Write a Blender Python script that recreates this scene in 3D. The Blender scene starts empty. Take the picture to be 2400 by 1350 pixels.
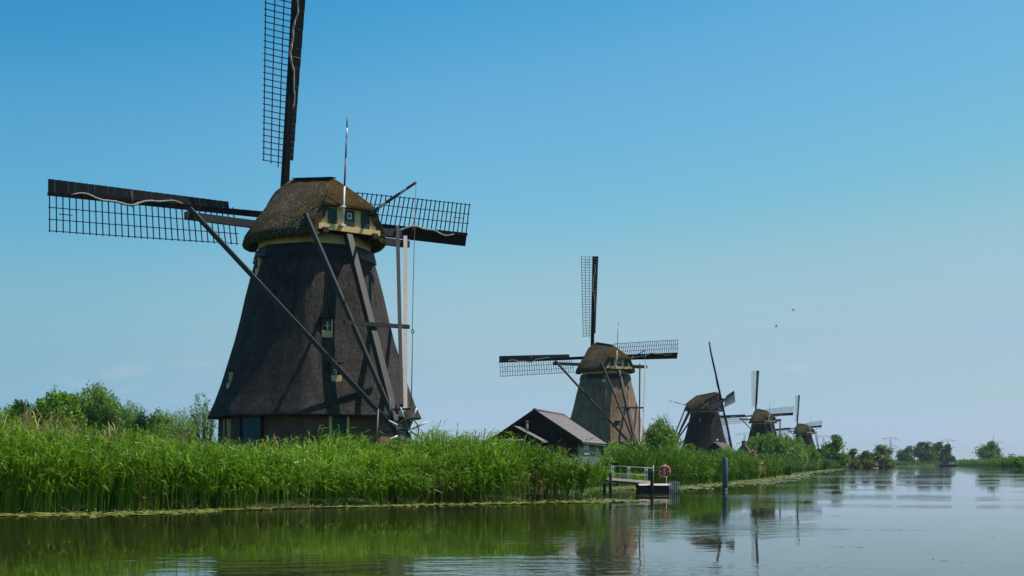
import bpy, math, random
import numpy as np
from mathutils import Matrix, Vector

rad = math.radians
sin, cos, pi = math.sin, math.cos, math.pi
C = bpy.context.scene.collection
S = bpy.context.scene

# ------------------------------------------------------------------ camera
F = 2900.0          # focal length in pixels of a 2400 px wide picture
HZ = 1087.0         # horizon row
CH = 1.7            # eye height above the water
cam_d = bpy.data.cameras.new("camera")
cam = bpy.data.objects.new("camera", cam_d)
C.objects.link(cam)
cam.location = (0, 0, CH)
cam.rotation_euler = (rad(90), 0, 0)
cam_d.sensor_width = 36
cam_d.lens = 36 * F / 2400
cam_d.shift_y = (HZ - 675) / 2400
cam_d.clip_start = 0.1
cam_d.clip_end = 20000
S.camera = cam

# ------------------------------------------------------------------ sky, sun, exposure
SUN_AZ = 96.0       # degrees from the direction facing the camera (-Y) towards +X
SUN_EL = 60.0
sd = Vector((cos(rad(SUN_EL)) * sin(rad(SUN_AZ)), -cos(rad(SUN_EL)) * cos(rad(SUN_AZ)), sin(rad(SUN_EL))))
world = bpy.data.worlds.new("World")
S.world = world
world.use_nodes = True
wn, wl = world.node_tree.nodes, world.node_tree.links
wn.clear()
sky = wn.new("ShaderNodeTexSky")
sky.sky_type = 'NISHITA'
sky.sun_disc = False
sky.sun_elevation = rad(SUN_EL)
sky.sun_rotation = math.atan2(sd.x, sd.y)
sky.air_density = 1.0
sky.dust_density = 0.3
sky.ozone_density = 1.0
down = wn.new("ShaderNodeVectorMath"); down.operation = 'SCALE'; down.inputs['Scale'].default_value = 0.10
grade = wn.new("ShaderNodeRGBCurve")
for ci, pts in enumerate((((0, 0), (0.10, 0.016), (0.165, 0.058), (0.20, 0.128), (0.26, 0.196), (0.347, 0.325), (0.60, 0.385), (1, 0.6)),
                          ((0, 0), (0.15, 0.105), (0.266, 0.340), (0.337, 0.452), (0.491, 0.550), (0.62, 0.540), (1, 0.75)),
                          ((0, 0), (0.25, 0.22), (0.43, 0.640), (0.53, 0.720), (0.64, 0.665), (1, 0.95)))):
    cv = grade.mapping.curves[ci]
    while len(cv.points) < len(pts): cv.points.new(0.5, 0.5)
    for p, (x, y) in zip(cv.points, pts): p.location = (x, y)
grade.mapping.update()
up = wn.new("ShaderNodeVectorMath"); up.operation = 'SCALE'; up.inputs['Scale'].default_value = 10.0
bg = wn.new("ShaderNodeBackground"); bg.inputs[1].default_value = 0.10
out = wn.new("ShaderNodeOutputWorld")
wl.new(sky.outputs[0], down.inputs[0]); wl.new(down.outputs[0], grade.inputs[1])
tcw = wn.new("ShaderNodeTexCoord"); mpw = wn.new("ShaderNodeMapping"); mpw.inputs['Scale'].default_value = (1, 1, 3.0); mpw.inputs['Location'].default_value = (0.35, 0.2, 0.0)
ncl = wn.new("ShaderNodeTexNoise"); ncl.inputs['Scale'].default_value = 11.0; ncl.inputs['Detail'].default_value = 6; ncl.inputs['Roughness'].default_value = 0.6
wl.new(tcw.outputs['Generated'], mpw.inputs[0]); wl.new(mpw.outputs[0], ncl.inputs['Vector'])
rcl = wn.new("ShaderNodeValToRGB"); rcl.color_ramp.elements[0].position = 0.60; rcl.color_ramp.elements[1].position = 0.76
rcl.color_ramp.elements[1].color = (0.5, 0.5, 0.5, 1)
wl.new(ncl.outputs[0], rcl.inputs[0])
sx = wn.new("ShaderNodeSeparateXYZ"); wl.new(tcw.outputs['Generated'], sx.inputs[0])
band = wn.new("ShaderNodeValToRGB"); be = band.color_ramp.elements
be[0].position = 0.025; be[0].color = (0, 0, 0, 1); be[1].position = 0.06; be[1].color = (1, 1, 1, 1)
e2 = be.new(0.10); e2.color = (0, 0, 0, 1)
wl.new(sx.outputs['Z'], band.inputs[0])
mcl = wn.new("ShaderNodeMath"); mcl.operation = 'MULTIPLY'; wl.new(rcl.outputs[0], mcl.inputs[0]); wl.new(band.outputs[0], mcl.inputs[1])
# the sky is deeper on the side away from the sun
side = wn.new("ShaderNodeMapRange"); side.inputs[1].default_value = -0.42; side.inputs[2].default_value = 0.42
sr = wn.new("ShaderNodeValToRGB"); sr.color_ramp.interpolation = 'EASE'
for p_, c_ in ((0.0, (0.66, 0.85, 0.89)), (0.5, (0.985, 0.99, 0.975)), (1.0, (1.03, 1.01, 1.0))):
    e_ = sr.color_ramp.elements[0] if p_ == 0 else sr.color_ramp.elements[-1] if p_ == 1 else sr.color_ramp.elements.new(p_)
    e_.position = p_; e_.color = (*c_, 1)
wl.new(sx.outputs['X'], side.inputs[0]); wl.new(side.outputs[0], sr.inputs[0])
tintm = wn.new("ShaderNodeMixRGB"); tintm.blend_type = 'MULTIPLY'; tintm.inputs[0].default_value = 1
wl.new(grade.outputs[0], tintm.inputs[1]); wl.new(sr.outputs[0], tintm.inputs[2])
cmix = wn.new("ShaderNodeMixRGB"); cmix.inputs[2].default_value = (0.62, 0.66, 0.72, 1)
wl.new(mcl.outputs[0], cmix.inputs[0]); wl.new(tintm.outputs[0], cmix.inputs[1])
wl.new(cmix.outputs[0], up.inputs[0]); wl.new(up.outputs[0], bg.inputs[0]); wl.new(bg.outputs[0], out.inputs[0])

sun_d = bpy.data.lights.new("sun", 'SUN')
sun_d.energy = 5.0
sun_d.angle = rad(0.5)
sun_d.color = (1.0, 0.95, 0.87)
sun = bpy.data.objects.new("sun", sun_d)
C.objects.link(sun)
sun.rotation_euler = sd.to_track_quat('Z', 'Y').to_euler()
S.view_settings.view_transform = 'Standard'
S.view_settings.look = 'None'
S.view_settings.gamma = 1
S.view_settings.exposure = 0
S.view_settings.use_curve_mapping = False
S.cycles.max_bounces = 8
S.cycles.transparent_max_bounces = 8
S.cycles.volume_bounces = 0
S.cycles.use_denoising = True
S.cycles.denoising_prefilter = 'ACCURATE'
S.cycles.caustics_reflective = False
S.cycles.caustics_refractive = False

# ------------------------------------------------------------------ helpers
def at(px, py, Y):
    """point of the photograph's pixel (px, py) at depth Y"""
    return Vector(((px - 1200) / F * Y, Y, CH + (HZ - py) / F * Y))

def tag(o, label=None, cat=None, group=None, kind=None):
    if label: o['label'] = label
    if cat: o['category'] = cat
    if group: o['group'] = group
    if kind: o['kind'] = kind
    return o

def empty(name, loc, rz=0, label=None, cat=None, group=None):
    o = bpy.data.objects.new(name, None)
    o.empty_display_size = 0.3
    o.location = loc
    o.rotation_euler = (0, 0, rz)
    C.objects.link(o)
    return tag(o, label, cat, group)

def link(name, me, parent=None, mx=None):
    o = bpy.data.objects.new(name, me)
    C.objects.link(o)
    if parent: o.parent = parent
    if mx is not None: o.matrix_local = mx
    return o

class MB:
    """collects simple solids into one mesh"""
    def __init__(s): s.v = []; s.f = []; s.m = []; s.cur = 0; s.smooth = []
    def mat(s, i): s.cur = i; return s
    def face(s, idx, sm=False): s.f.append(idx); s.m.append(s.cur); s.smooth.append(sm)
    def beam(s, a, b, w, h, up=(0, 0, 1), w2=None, h2=None):
        a, b = Vector(a), Vector(b)
        d = (b - a).normalized(); up = Vector(up)
        r = d.cross(up)
        if r.length < 1e-4: r = d.cross(Vector((1, 0, 0)))
        r.normalize(); u = r.cross(d).normalized()
        w2 = w if w2 is None else w2; h2 = h if h2 is None else h2
        n = len(s.v)
        for p, ww, hh in ((a, w, h), (b, w2, h2)):
            for sx, sy in ((-1, -1), (1, -1), (1, 1), (-1, 1)):
                s.v.append(tuple(p + r * (sx * ww / 2) + u * (sy * hh / 2)))
        for q in ((3, 2, 1, 0), (4, 5, 6, 7), (0, 1, 5, 4), (1, 2, 6, 5), (2, 3, 7, 6), (3, 0, 4, 7)):
            s.face([n + i for i in q])
        return s
    def box(s, x0, x1, y0, y1, z0, z1):
        n = len(s.v)
        s.v += [(x0, y0, z0), (x1, y0, z0), (x1, y1, z0), (x0, y1, z0), (x0, y0, z1), (x1, y0, z1), (x1, y1, z1), (x0, y1, z1)]
        for q in ((3, 2, 1, 0), (4, 5, 6, 7), (0, 1, 5, 4), (1, 2, 6, 5), (2, 3, 7, 6), (3, 0, 4, 7)):
            s.face([n + i for i in q])
        return s
    def tube(s, pts, r, sides=6, r1=None, caps=True):
        pts = [Vector(p) for p in pts]; n0 = len(s.v); k = len(pts)
        for i, p in enumerate(pts):
            d = (pts[min(i + 1, k - 1)] - pts[max(i - 1, 0)]).normalized()
            ref = Vector((0, 0, 1)) if abs(d.z) < 0.9 else Vector((1, 0, 0))
            a = d.cross(ref).normalized(); b = d.cross(a)
            t = i / max(1, k - 1)
            if isinstance(r, (list, tuple)): rr = r[i]
            else: rr = r if r1 is None else r + (r1 - r) * t
            for j in range(sides):
                an = 2 * pi * j / sides
                s.v.append(tuple(p + (a * cos(an) + b * sin(an)) * rr))
        for i in range(k - 1):
            for j in range(sides):
                j2 = (j + 1) % sides
                s.face([n0 + i * sides + j, n0 + i * sides + j2, n0 + (i + 1) * sides + j2, n0 + (i + 1) * sides + j], True)
        if caps:
            s.face([n0 + j for j in range(sides)][::-1])
            s.face([n0 + (k - 1) * sides + j for j in range(sides)])
        return s
    def rings(s, rings, close=True, cap0=False, cap1=False, sm=True):
        """rings: lists of points of equal length"""
        n0 = len(s.v); k = len(rings[0])
        for r in rings: s.v += [tuple(p) for p in r]
        for i in range(len(rings) - 1):
            for j in range(k if close else k - 1):
                j2 = (j + 1) % k
                s.face([n0 + i * k + j, n0 + i * k + j2, n0 + (i + 1) * k + j2, n0 + (i + 1) * k + j], sm)
        if cap0: s.face([n0 + j for j in range(k)][::-1])
        if cap1: s.face([n0 + (len(rings) - 1) * k + j for j in range(k)])
        return s
    def poly(s, pts, sm=False):
        n = len(s.v); s.v += [tuple(p) for p in pts]; s.face(list(range(n, n + len(pts))), sm); return s
    def prism(s, pts, off):
        """solid: polygon pts extruded by off"""
        n = len(s.v); k = len(pts); off = Vector(off)
        s.v += [tuple(p) for p in pts] + [tuple(Vector(p) + off) for p in pts]
        s.face(list(range(n, n + k))[::-1]); s.face(list(range(n + k, n + 2 * k)))
        for j in range(k):
            j2 = (j + 1) % k
            s.face([n + j, n + j2, n + k + j2, n + k + j])
        return s
    def ball(s, c, r, seg=10, rg=6, sc=(1, 1, 1)):
        c = Vector(c)
        rings = []
        for i in range(1, rg):
            a = pi * i / rg
            rings.append([c + Vector((sin(a) * cos(2 * pi * j / seg) * r * sc[0], sin(a) * sin(2 * pi * j / seg) * r * sc[1], -cos(a) * r * sc[2])) for j in range(seg)])
        s.rings(rings, True, True, True); return s
    def torus(s, c, R, r, ax, n=24, k=8, a0=0, a1=2 * pi):
        c = Vector(c); ax = Vector(ax).normalized()
        ref = Vector((0, 0, 1)) if abs(ax.z) < 0.9 else Vector((1, 0, 0))
        e1 = ax.cross(ref).normalized(); e2 = ax.cross(e1)
        full = abs(a1 - a0 - 2 * pi) < 1e-6
        rings = []
        for i in range(n if full else n + 1):
            a = a0 + (a1 - a0) * i / n
            d = e1 * cos(a) + e2 * sin(a)
            rings.append([c + d * (R + r * cos(2 * pi * j / k)) + ax * (r * sin(2 * pi * j / k)) for j in range(k)])
        if full: rings.append(rings[0])
        s.rings(rings, True, not full, not full); return s
    def mesh(s, name, mats):
        me = bpy.data.meshes.new(name)
        me.from_pydata(s.v, [], s.f)
        for m in (mats if isinstance(mats, (list, tuple)) else [mats]): me.materials.append(m)
        me.polygons.foreach_set("material_index", s.m)
        me.polygons.foreach_set("use_smooth", s.smooth)
        me.update()
        return me
    def build(s, name, mats, parent=None, mx=None):
        return link(name, s.mesh(name, mats), parent, mx)

def np_mesh(name, V, Q, mat, tint=None, smooth=False):
    """fast quad mesh from arrays, with a per-vertex tint"""
    me = bpy.data.meshes.new(name)
    V = np.asarray(V, dtype=np.float32).reshape(-1, 3); Q = np.asarray(Q, dtype=np.int32)
    k = Q.shape[1]
    me.vertices.add(len(V)); me.vertices.foreach_set("co", V.ravel())
    me.loops.add(Q.size); me.loops.foreach_set("vertex_index", Q.ravel())
    me.polygons.add(len(Q)); me.polygons.foreach_set("loop_start", np.arange(0, Q.size, k, dtype=np.int32))
    if smooth: me.polygons.foreach_set("use_smooth", np.ones(len(Q), dtype=bool))
    me.materials.append(mat)
    if tint is not None:
        a = me.attributes.new("tint", 'FLOAT', 'POINT')
        a.data.foreach_set("value", np.asarray(tint, dtype=np.float32))
    me.update(calc_edges=True)
    me.validate()
    return me

# ------------------------------------------------------------------ materials
def newmat(name):
    m = bpy.data.materials.new(name); m.use_nodes = True
    n, l = m.node_tree.nodes, m.node_tree.links
    return m, n, l, n["Principled BSDF"]

def ramp(n, cols):
    r = n.new("ShaderNodeValToRGB")
    el = r.color_ramp.elements
    while len(el) < len(cols): el.new(0.5)
    for e, (p, c) in zip(el, cols):
        e.position = p; e.color = (*c, 1)
    return r

def noise(n, l, scale, detail=4, rough=0.55, sc=None, coord='Object', rot=None):
    tc = n.new("ShaderNodeTexCoord")
    mp = n.new("ShaderNodeMapping")
    if sc: mp.inputs['Scale'].default_value = sc
    if rot: mp.inputs['Rotation'].default_value = rot
    nt = n.new("ShaderNodeTexNoise")
    nt.inputs['Scale'].default_value = scale; nt.inputs['Detail'].default_value = detail
    nt.inputs['Roughness'].default_value = rough
    l.new(tc.outputs[coord], mp.inputs[0]); l.new(mp.outputs[0], nt.inputs['Vector'])
    return nt

def surf(name, c0, c1, scale=6, sc=None, rough=0.7, bump=0.0, bscale=None, spec=0.3, metal=0, detail=5, bdist=0.02):
    """two-tone noisy surface"""
    m, n, l, b = newmat(name)
    nt = noise(n, l, scale, detail, 0.6, sc)
    r = ramp(n, [(0.3, c0), (0.7, c1)])
    l.new(nt.outputs[0], r.inputs[0]); l.new(r.outputs[0], b.inputs['Base Color'])
    b.inputs['Roughness'].default_value = rough
    b.inputs['Specular IOR Level'].default_value = spec
    b.inputs['Metallic'].default_value = metal
    if bump:
        bt = noise(n, l, bscale or scale * 3, 5, 0.6, sc)
        bp = n.new("ShaderNodeBump"); bp.inputs['Strength'].default_value = bump
        bp.inputs['Distance'].default_value = bdist
        l.new(bt.outputs[0], bp.inputs['Height']); l.new(bp.outputs[0], b.inputs['Normal'])
    return m

def leafmat(name, dark, mid, light, trans=0.45, rough=0.45, spec=0.35):
    m, n, l, b = newmat(name)
    a = n.new("ShaderNodeAttribute"); a.attribute_name = "tint"
    r = ramp(n, [(0.0, dark), (0.5, mid), (1.0, light)])
    l.new(a.outputs['Fac'], r.inputs[0]); l.new(r.outputs[0], b.inputs['Base Color'])
    b.inputs['Roughness'].default_value = rough; b.inputs['Specular IOR Level'].default_value = spec
    t = n.new("ShaderNodeBsdfTranslucent")
    g = n.new("ShaderNodeMixRGB"); g.blend_type = 'MULTIPLY'; g.inputs[0].default_value = 1
    g.inputs[2].default_value = (1.15, 1.25, 0.5, 1)
    l.new(r.outputs[0], g.inputs[1]); l.new(g.outputs[0], t.inputs[0])
    mx = n.new("ShaderNodeMixShader"); mx.inputs[0].default_value = trans
    l.new(b.outputs[0], mx.inputs[1]); l.new(t.outputs[0], mx.inputs[2])
    l.new(mx.outputs[0], n["Material Output"].inputs[0])
    return m

def thatchmat(name, c0, c1, c2, streak=(5, 5, 0.7), moss=None, speck=0.5):
    m, n, l, b = newmat(name)
    n1 = noise(n, l, 2.2, 8, 0.72, streak)
    n2 = noise(n, l, 0.7, 6, 0.65, (0.5, 0.5, 1.7))
    n3 = noise(n, l, 16 if not moss else 10, 4, 0.75, (1, 1, 0.35) if not moss else (1, 1, 0.7))
    add = n.new("ShaderNodeMath"); add.operation = 'MULTIPLY_ADD'; add.inputs[1].default_value = 1.05 - speck
    l.new(n1.outputs[0], add.inputs[0])
    ml = n.new("ShaderNodeMath"); ml.operation = 'MULTIPLY'; ml.inputs[1].default_value = speck
    l.new(n3.outputs[0], ml.inputs[0]); l.new(ml.outputs[0], add.inputs[2])
    r = ramp(n, [(0.36, c0), (0.53, c1), (0.72, c2)])
    l.new(add.outputs[0], r.inputs[0])
    big = n.new("ShaderNodeMixRGB"); big.blend_type = 'MULTIPLY'; big.inputs[0].default_value = 0.8
    rb = ramp(n, [(0.3, (0.62, 0.62, 0.66)), (0.7, (1.2, 1.15, 1.1))])
    l.new(n2.outputs[0], rb.inputs[0])
    l.new(r.outputs[0], big.inputs[1]); l.new(rb.outputs[0], big.inputs[2])
    last = big
    n4 = noise(n, l, 1.0, 4, 0.6, (1.6, 1.6, 0.16))
    r4 = ramp(n, [(0.35, (0.58, 0.58, 0.60)), (0.62, (1.12, 1.1, 1.08))])
    l.new(n4.outputs[0], r4.inputs[0])
    damp = n.new("ShaderNodeMixRGB"); damp.blend_type = 'MULTIPLY'; damp.inputs[0].default_value = 0.75
    l.new(big.outputs[0], damp.inputs[1]); l.new(r4.outputs[0], damp.inputs[2])
    last = damp
    if moss:
        nm = noise(n, l, 1.1, 7, 0.7)
        rm = ramp(n, [(0.45, (0, 0, 0)), (0.62, (1, 1, 1))])
        l.new(nm.outputs[0], rm.inputs[0])
        mm = n.new("ShaderNodeMixRGB"); mm.inputs[2].default_value = (*moss, 1)
        l.new(rm.outputs[0], mm.inputs[0]); l.new(big.outputs[0], mm.inputs[1])
        fine = n.new("ShaderNodeMixRGB"); fine.blend_type = 'OVERLAY'; fine.inputs[0].default_value = 1.0
        l.new(mm.outputs[0], fine.inputs[1]); l.new(n3.outputs[0], fine.inputs[2])
        last = fine
    l.new(last.outputs[0], b.inputs['Base Color'])
    b.inputs['Roughness'].default_value = 0.95; b.inputs['Specular IOR Level'].default_value = 0.1
    bp = n.new("ShaderNodeBump"); bp.inputs['Strength'].default_value = 1.0; bp.inputs['Distance'].default_value = 0.09
    l.new(add.outputs[0], bp.inputs['Height']); l.new(bp.outputs[0], b.inputs['Normal'])
    return m

def brickmat(name, c0, c1, mortar):
    m, n, l, b = newmat(name)
    uv = n.new("ShaderNodeUVMap")
    br = n.new("ShaderNodeTexBrick")
    br.inputs['Color1'].default_value = (*c0, 1); br.inputs['Color2'].default_value = (*c1, 1)
    br.inputs['Mortar'].default_value = (*mortar, 1)
    br.inputs['Scale'].default_value = 1.0; br.inputs['Mortar Size'].default_value = 0.008
    br.inputs['Brick Width'].default_value = 0.21; br.inputs['Row Height'].default_value = 0.065
    l.new(uv.outputs[0], br.inputs['Vector'])
    nt = noise(n, l, 1.3, 6, 0.65)
    r = ramp(n, [(0.3, (0.6, 0.58, 0.6)), (0.7, (1.2, 1.15, 1.1))])
    l.new(nt.outputs[0], r.inputs[0])
    mx = n.new("ShaderNodeMixRGB"); mx.blend_type = 'MULTIPLY'; mx.inputs[0].default_value = 1
    l.new(br.outputs[0], mx.inputs[1]); l.new(r.outputs[0], mx.inputs[2])
    l.new(mx.outputs[0], b.inputs['Base Color'])
    b.inputs['Roughness'].default_value = 0.9
    bp = n.new("ShaderNodeBump"); bp.inputs['Strength'].default_value = 0.6; bp.inputs['Distance'].default_value = 0.01; bp.invert = True
    l.new(br.outputs['Fac'], bp.inputs['Height']); l.new(bp.outputs[0], b.inputs['Normal'])
    return m

M = {}
M['thatch'] = thatchmat('thatch', (0.024, 0.0212, 0.0195), (0.058, 0.0515, 0.047), (0.145, 0.127, 0.116))
M['thatch_dark'] = thatchmat('thatch_dark', (0.014, 0.0135, 0.0135), (0.026, 0.0245, 0.024), (0.075, 0.064, 0.056))
M['thatch_brown'] = thatchmat('thatch_brown', (0.16, 0.100, 0.062), (0.265, 0.180, 0.122), (0.35, 0.26, 0.19))
M['cap_thatch'] = thatchmat('cap_thatch', (0.010, 0.007, 0.004), (0.070, 0.052, 0.030), (0.38, 0.32, 0.24), (2.5, 2.5, 1.6), moss=(0.065, 0.046, 0.012), speck=0.66)
M['barn_thatch'] = thatchmat('barn_thatch', (0.07, 0.055, 0.045), (0.15, 0.12, 0.10), (0.26, 0.21, 0.17), (3, 3, 1))
M['brick'] = brickmat('brick', (0.085, 0.045, 0.032), (0.13, 0.070, 0.048), (0.12, 0.10, 0.088))
M['brick_red'] = brickmat('brick_red', (0.34, 0.17, 0.09), (0.42, 0.22, 0.12), (0.36, 0.31, 0.26))
M['tar'] = surf('tarred_wood', (0.006, 0.007, 0.009), (0.016, 0.016, 0.019), 5, (4, 4, 4), 0.75, 0.2, 20, 0.12)
M['beam'] = surf('dark_beam_wood', (0.014, 0.013, 0.013), (0.040, 0.036, 0.035), 3, (6, 6, 1.2), 0.6, 0.25, 14, 0.4)
M['beam_pale'] = surf('pale_beam_wood', (0.27, 0.215, 0.185), (0.45, 0.375, 0.33), 2.2, (6, 6, 0.9), 0.65, 0.2, 14, 0.3)
M['beam_grey'] = surf('grey_beam_wood', (0.30, 0.28, 0.26), (0.60, 0.57, 0.54), 2.2, (6, 6, 0.9), 0.65, 0.2, 14, 0.3)
M['bar'] = surf('lattice_wood', (0.012, 0.011, 0.012), (0.036, 0.029, 0.028), 3, None, 0.9, 0, None, 0.1)
M['bluetar'] = surf('blue_black_boards', (0.007, 0.010, 0.015), (0.017, 0.023, 0.031), 4, (3, 3, 1), 0.55, 0.2, 12)
M['yellow'] = surf('yellow_paint', (0.60, 0.40, 0.15), (0.74, 0.54, 0.25), 2.5, (2, 2, 0.7), 0.55, 0.08, 10)
M['green'] = surf('dark_green_paint', (0.006, 0.035, 0.026), (0.014, 0.062, 0.045), 3, (5, 5, 0.6), 0.5, 0.1, 10)
M['teal'] = surf('teal_paint', (0.012, 0.05, 0.065), (0.025, 0.085, 0.11), 3, (4, 4, 0.8), 0.5, 0.1, 10)
M['white'] = surf('white_paint', (0.66, 0.65, 0.62), (0.82, 0.81, 0.79), 4, None, 0.5)
M['red'] = surf('red_paint', (0.20, 0.02, 0.018), (0.30, 0.04, 0.03), 4, None, 0.45)
M['blue'] = surf('blue_paint', (0.02, 0.07, 0.20), (0.035, 0.11, 0.28), 4, None, 0.45)
M['cloth'] = surf('sailcloth', (0.24, 0.21, 0.19), (0.44, 0.40, 0.37), 5, (3, 3, 3), 0.9, 0.5, 12)
M['rope'] = surf('rope', (0.10, 0.08, 0.06), (0.2, 0.16, 0.12), 8)
M['steel'] = surf('galvanised_steel', (0.42, 0.46, 0.50), (0.60, 0.64, 0.67), 6, None, 0.5, 0, None, 0.5, 0.1)
M['pylon'] = surf('pylon_steel', (0.20, 0.22, 0.24), (0.28, 0.30, 0.32), 1, None, 0.6)
M['propblue'] = surf('blue_grey_prop', (0.10, 0.13, 0.16), (0.17, 0.2, 0.24), 4, None, 0.5)
M['glass'] = surf('window_glass', (0.010, 0.013, 0.016), (0.02, 0.024, 0.03), 1, None, 0.06, 0, None, 0.6)
M['roof'] = surf('roof_sheet', (0.14, 0.115, 0.103), (0.23, 0.195, 0.178), 2.5, (1, 1, 3), 0.7, 0.25, 12, 0.3)
M['darkwood'] = surf('black_stained_wood', (0.008, 0.009, 0.011), (0.020, 0.021, 0.024), 4, (1, 1, 5), 0.6, 0.2, 14)
M['bluewood'] = surf('blue_grey_boards', (0.13, 0.165, 0.19), (0.21, 0.255, 0.285), 3, (1, 1, 4), 0.7, 0.2, 14)
M['jetty'] = surf('weathered_decking', (0.46, 0.35, 0.28), (0.66, 0.54, 0.45), 4, (1, 4, 1), 0.75, 0.2, 12)
M['post'] = surf('old_pile_wood', (0.022, 0.022, 0.026), (0.065, 0.062, 0.065), 4, (5, 5, 1), 0.75, 0.4, 10)
M['polebl'] = surf('blue_pole_paint', (0.040, 0.092, 0.120), (0.065, 0.130, 0.160), 2.5, (2, 2, 0.6), 0.45, 0.05, 8, 0.5)
M['lifered'] = surf('lifebuoy_red', (0.68, 0.022, 0.012), (0.80, 0.045, 0.025), 5, None, 0.4)
M['railwood'] = surf('rail_wood', (0.32, 0.27, 0.23), (0.5, 0.44, 0.38), 4, (4, 4, 1), 0.7)
M['hull'] = surf('hull_black', (0.010, 0.012, 0.018), (0.02, 0.024, 0.032), 2, None, 0.35)
M['boatgrey'] = surf('boat_grey', (0.10, 0.12, 0.15), (0.2, 0.22, 0.26), 2, None, 0.4)
M['cloth_dark'] = surf('clothing_dark', (0.03, 0.035, 0.06), (0.07, 0.08, 0.12), 8)
M['cloth_pale'] = surf('clothing_pale', (0.5, 0.45, 0.43), (0.7, 0.66, 0.63), 8)
M['cloth_red'] = surf('clothing_red', (0.35, 0.05, 0.04), (0.5, 0.1, 0.08), 8)
M['redroof'] = surf('faded_red_cover', (0.33, 0.15, 0.12), (0.5, 0.26, 0.2), 3)
M['skin'] = surf('skin', (0.42, 0.25, 0.18), (0.52, 0.33, 0.25), 6)
M['bird'] = surf('bird_feather', (0.03, 0.035, 0.045), (0.07, 0.075, 0.085), 8)
M['bark'] = surf('bark', (0.045, 0.036, 0.028), (0.11, 0.09, 0.07), 5, (3, 3, 1), 0.9, 0.5, 12)
M['reed'] = leafmat('reed_leaf', (0.034, 0.085, 0.003), (0.155, 0.300, 0.010), (0.40, 0.52, 0.08), 0.38, 0.42, 0.3)
M['reed_far'] = leafmat('reed_leaf_far', (0.035, 0.09, 0.008), (0.095, 0.20, 0.016), (0.22, 0.32, 0.05), 0.3, 0.5, 0.3)
M['straw'] = leafmat('dry_grass', (0.20, 0.15, 0.06), (0.36, 0.26, 0.13), (0.5, 0.38, 0.22), 0.3, 0.7, 0.2)
M['grassb'] = leafmat('bank_grass', (0.06, 0.12, 0.016), (0.13, 0.24, 0.025), (0.32, 0.36, 0.09), 0.4, 0.5, 0.3)
M['grassdark'] = leafmat('bank_weeds', (0.030, 0.065, 0.012), (0.065, 0.125, 0.018), (0.17, 0.20, 0.05), 0.35, 0.6, 0.2)
M['leaf'] = leafmat('leaf_green', (0.055, 0.12, 0.016), (0.125, 0.245, 0.03), (0.25, 0.39, 0.06), 0.48)
M['willow'] = leafmat('leaf_willow', (0.08, 0.15, 0.036), (0.165, 0.275, 0.07), (0.32, 0.45, 0.17), 0.48)
M['leafdark'] = leafmat('leaf_dark', (0.028, 0.065, 0.018), (0.058, 0.125, 0.030), (0.12, 0.21, 0.05), 0.4)
M['olive'] = leafmat('leaf_olive', (0.07, 0.095, 0.026), (0.135, 0.17, 0.05), (0.24, 0.27, 0.09), 0.35)
M['yellowgreen'] = leafmat('leaf_yellowgreen', (0.12, 0.15, 0.018), (0.22, 0.26, 0.03), (0.22, 0.22, 0.05), 0.4)
M['rose'] = leafmat('rose_bloom', (0.22, 0.06, 0.03), (0.46, 0.26, 0.20), (0.72, 0.60, 0.52), 0.2)
M['pad'] = leafmat('lily_pad', (0.11, 0.135, 0.025), (0.19, 0.215, 0.045), (0.34, 0.34, 0.11), 0.1, 0.4, 0.5)
M['bloom'] = leafmat('lily_bloom', (0.6, 0.5, 0.12), (0.75, 0.65, 0.3), (0.85, 0.8, 0.65), 0.2)

# ground
def groundmat():
    m, n, l, b = newmat('meadow_soil')
    nt = noise(n, l, 0.35, 8, 0.7)
    n2 = noise(n, l, 3.0, 6, 0.7)
    r = ramp(n, [(0.3, (0.030, 0.040, 0.012)), (0.55, (0.065, 0.10, 0.02)), (0.75, (0.14, 0.15, 0.05))])
    mx = n.new("ShaderNodeMath"); mx.operation = 'MULTIPLY_ADD'; mx.inputs[1].default_value = 0.5
    ml = n.new("ShaderNodeMath"); ml.operation = 'MULTIPLY'; ml.inputs[1].default_value = 0.5
    l.new(n2.outputs[0], ml.inputs[0]); l.new(nt.outputs[0], mx.inputs[0]); l.new(ml.outputs[0], mx.inputs[2])
    l.new(mx.outputs[0], r.inputs[0]); l.new(r.outputs[0], b.inputs['Base Color'])
    b.inputs['Roughness'].default_value = 0.95
    bp = n.new("ShaderNodeBump"); bp.inputs['Strength'].default_value = 0.8; bp.inputs['Distance'].default_value = 0.15
    l.new(n2.outputs[0], bp.inputs['Height']); l.new(bp.outputs[0], b.inputs['Normal'])
    return m
M['ground'] = groundmat()

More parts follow.
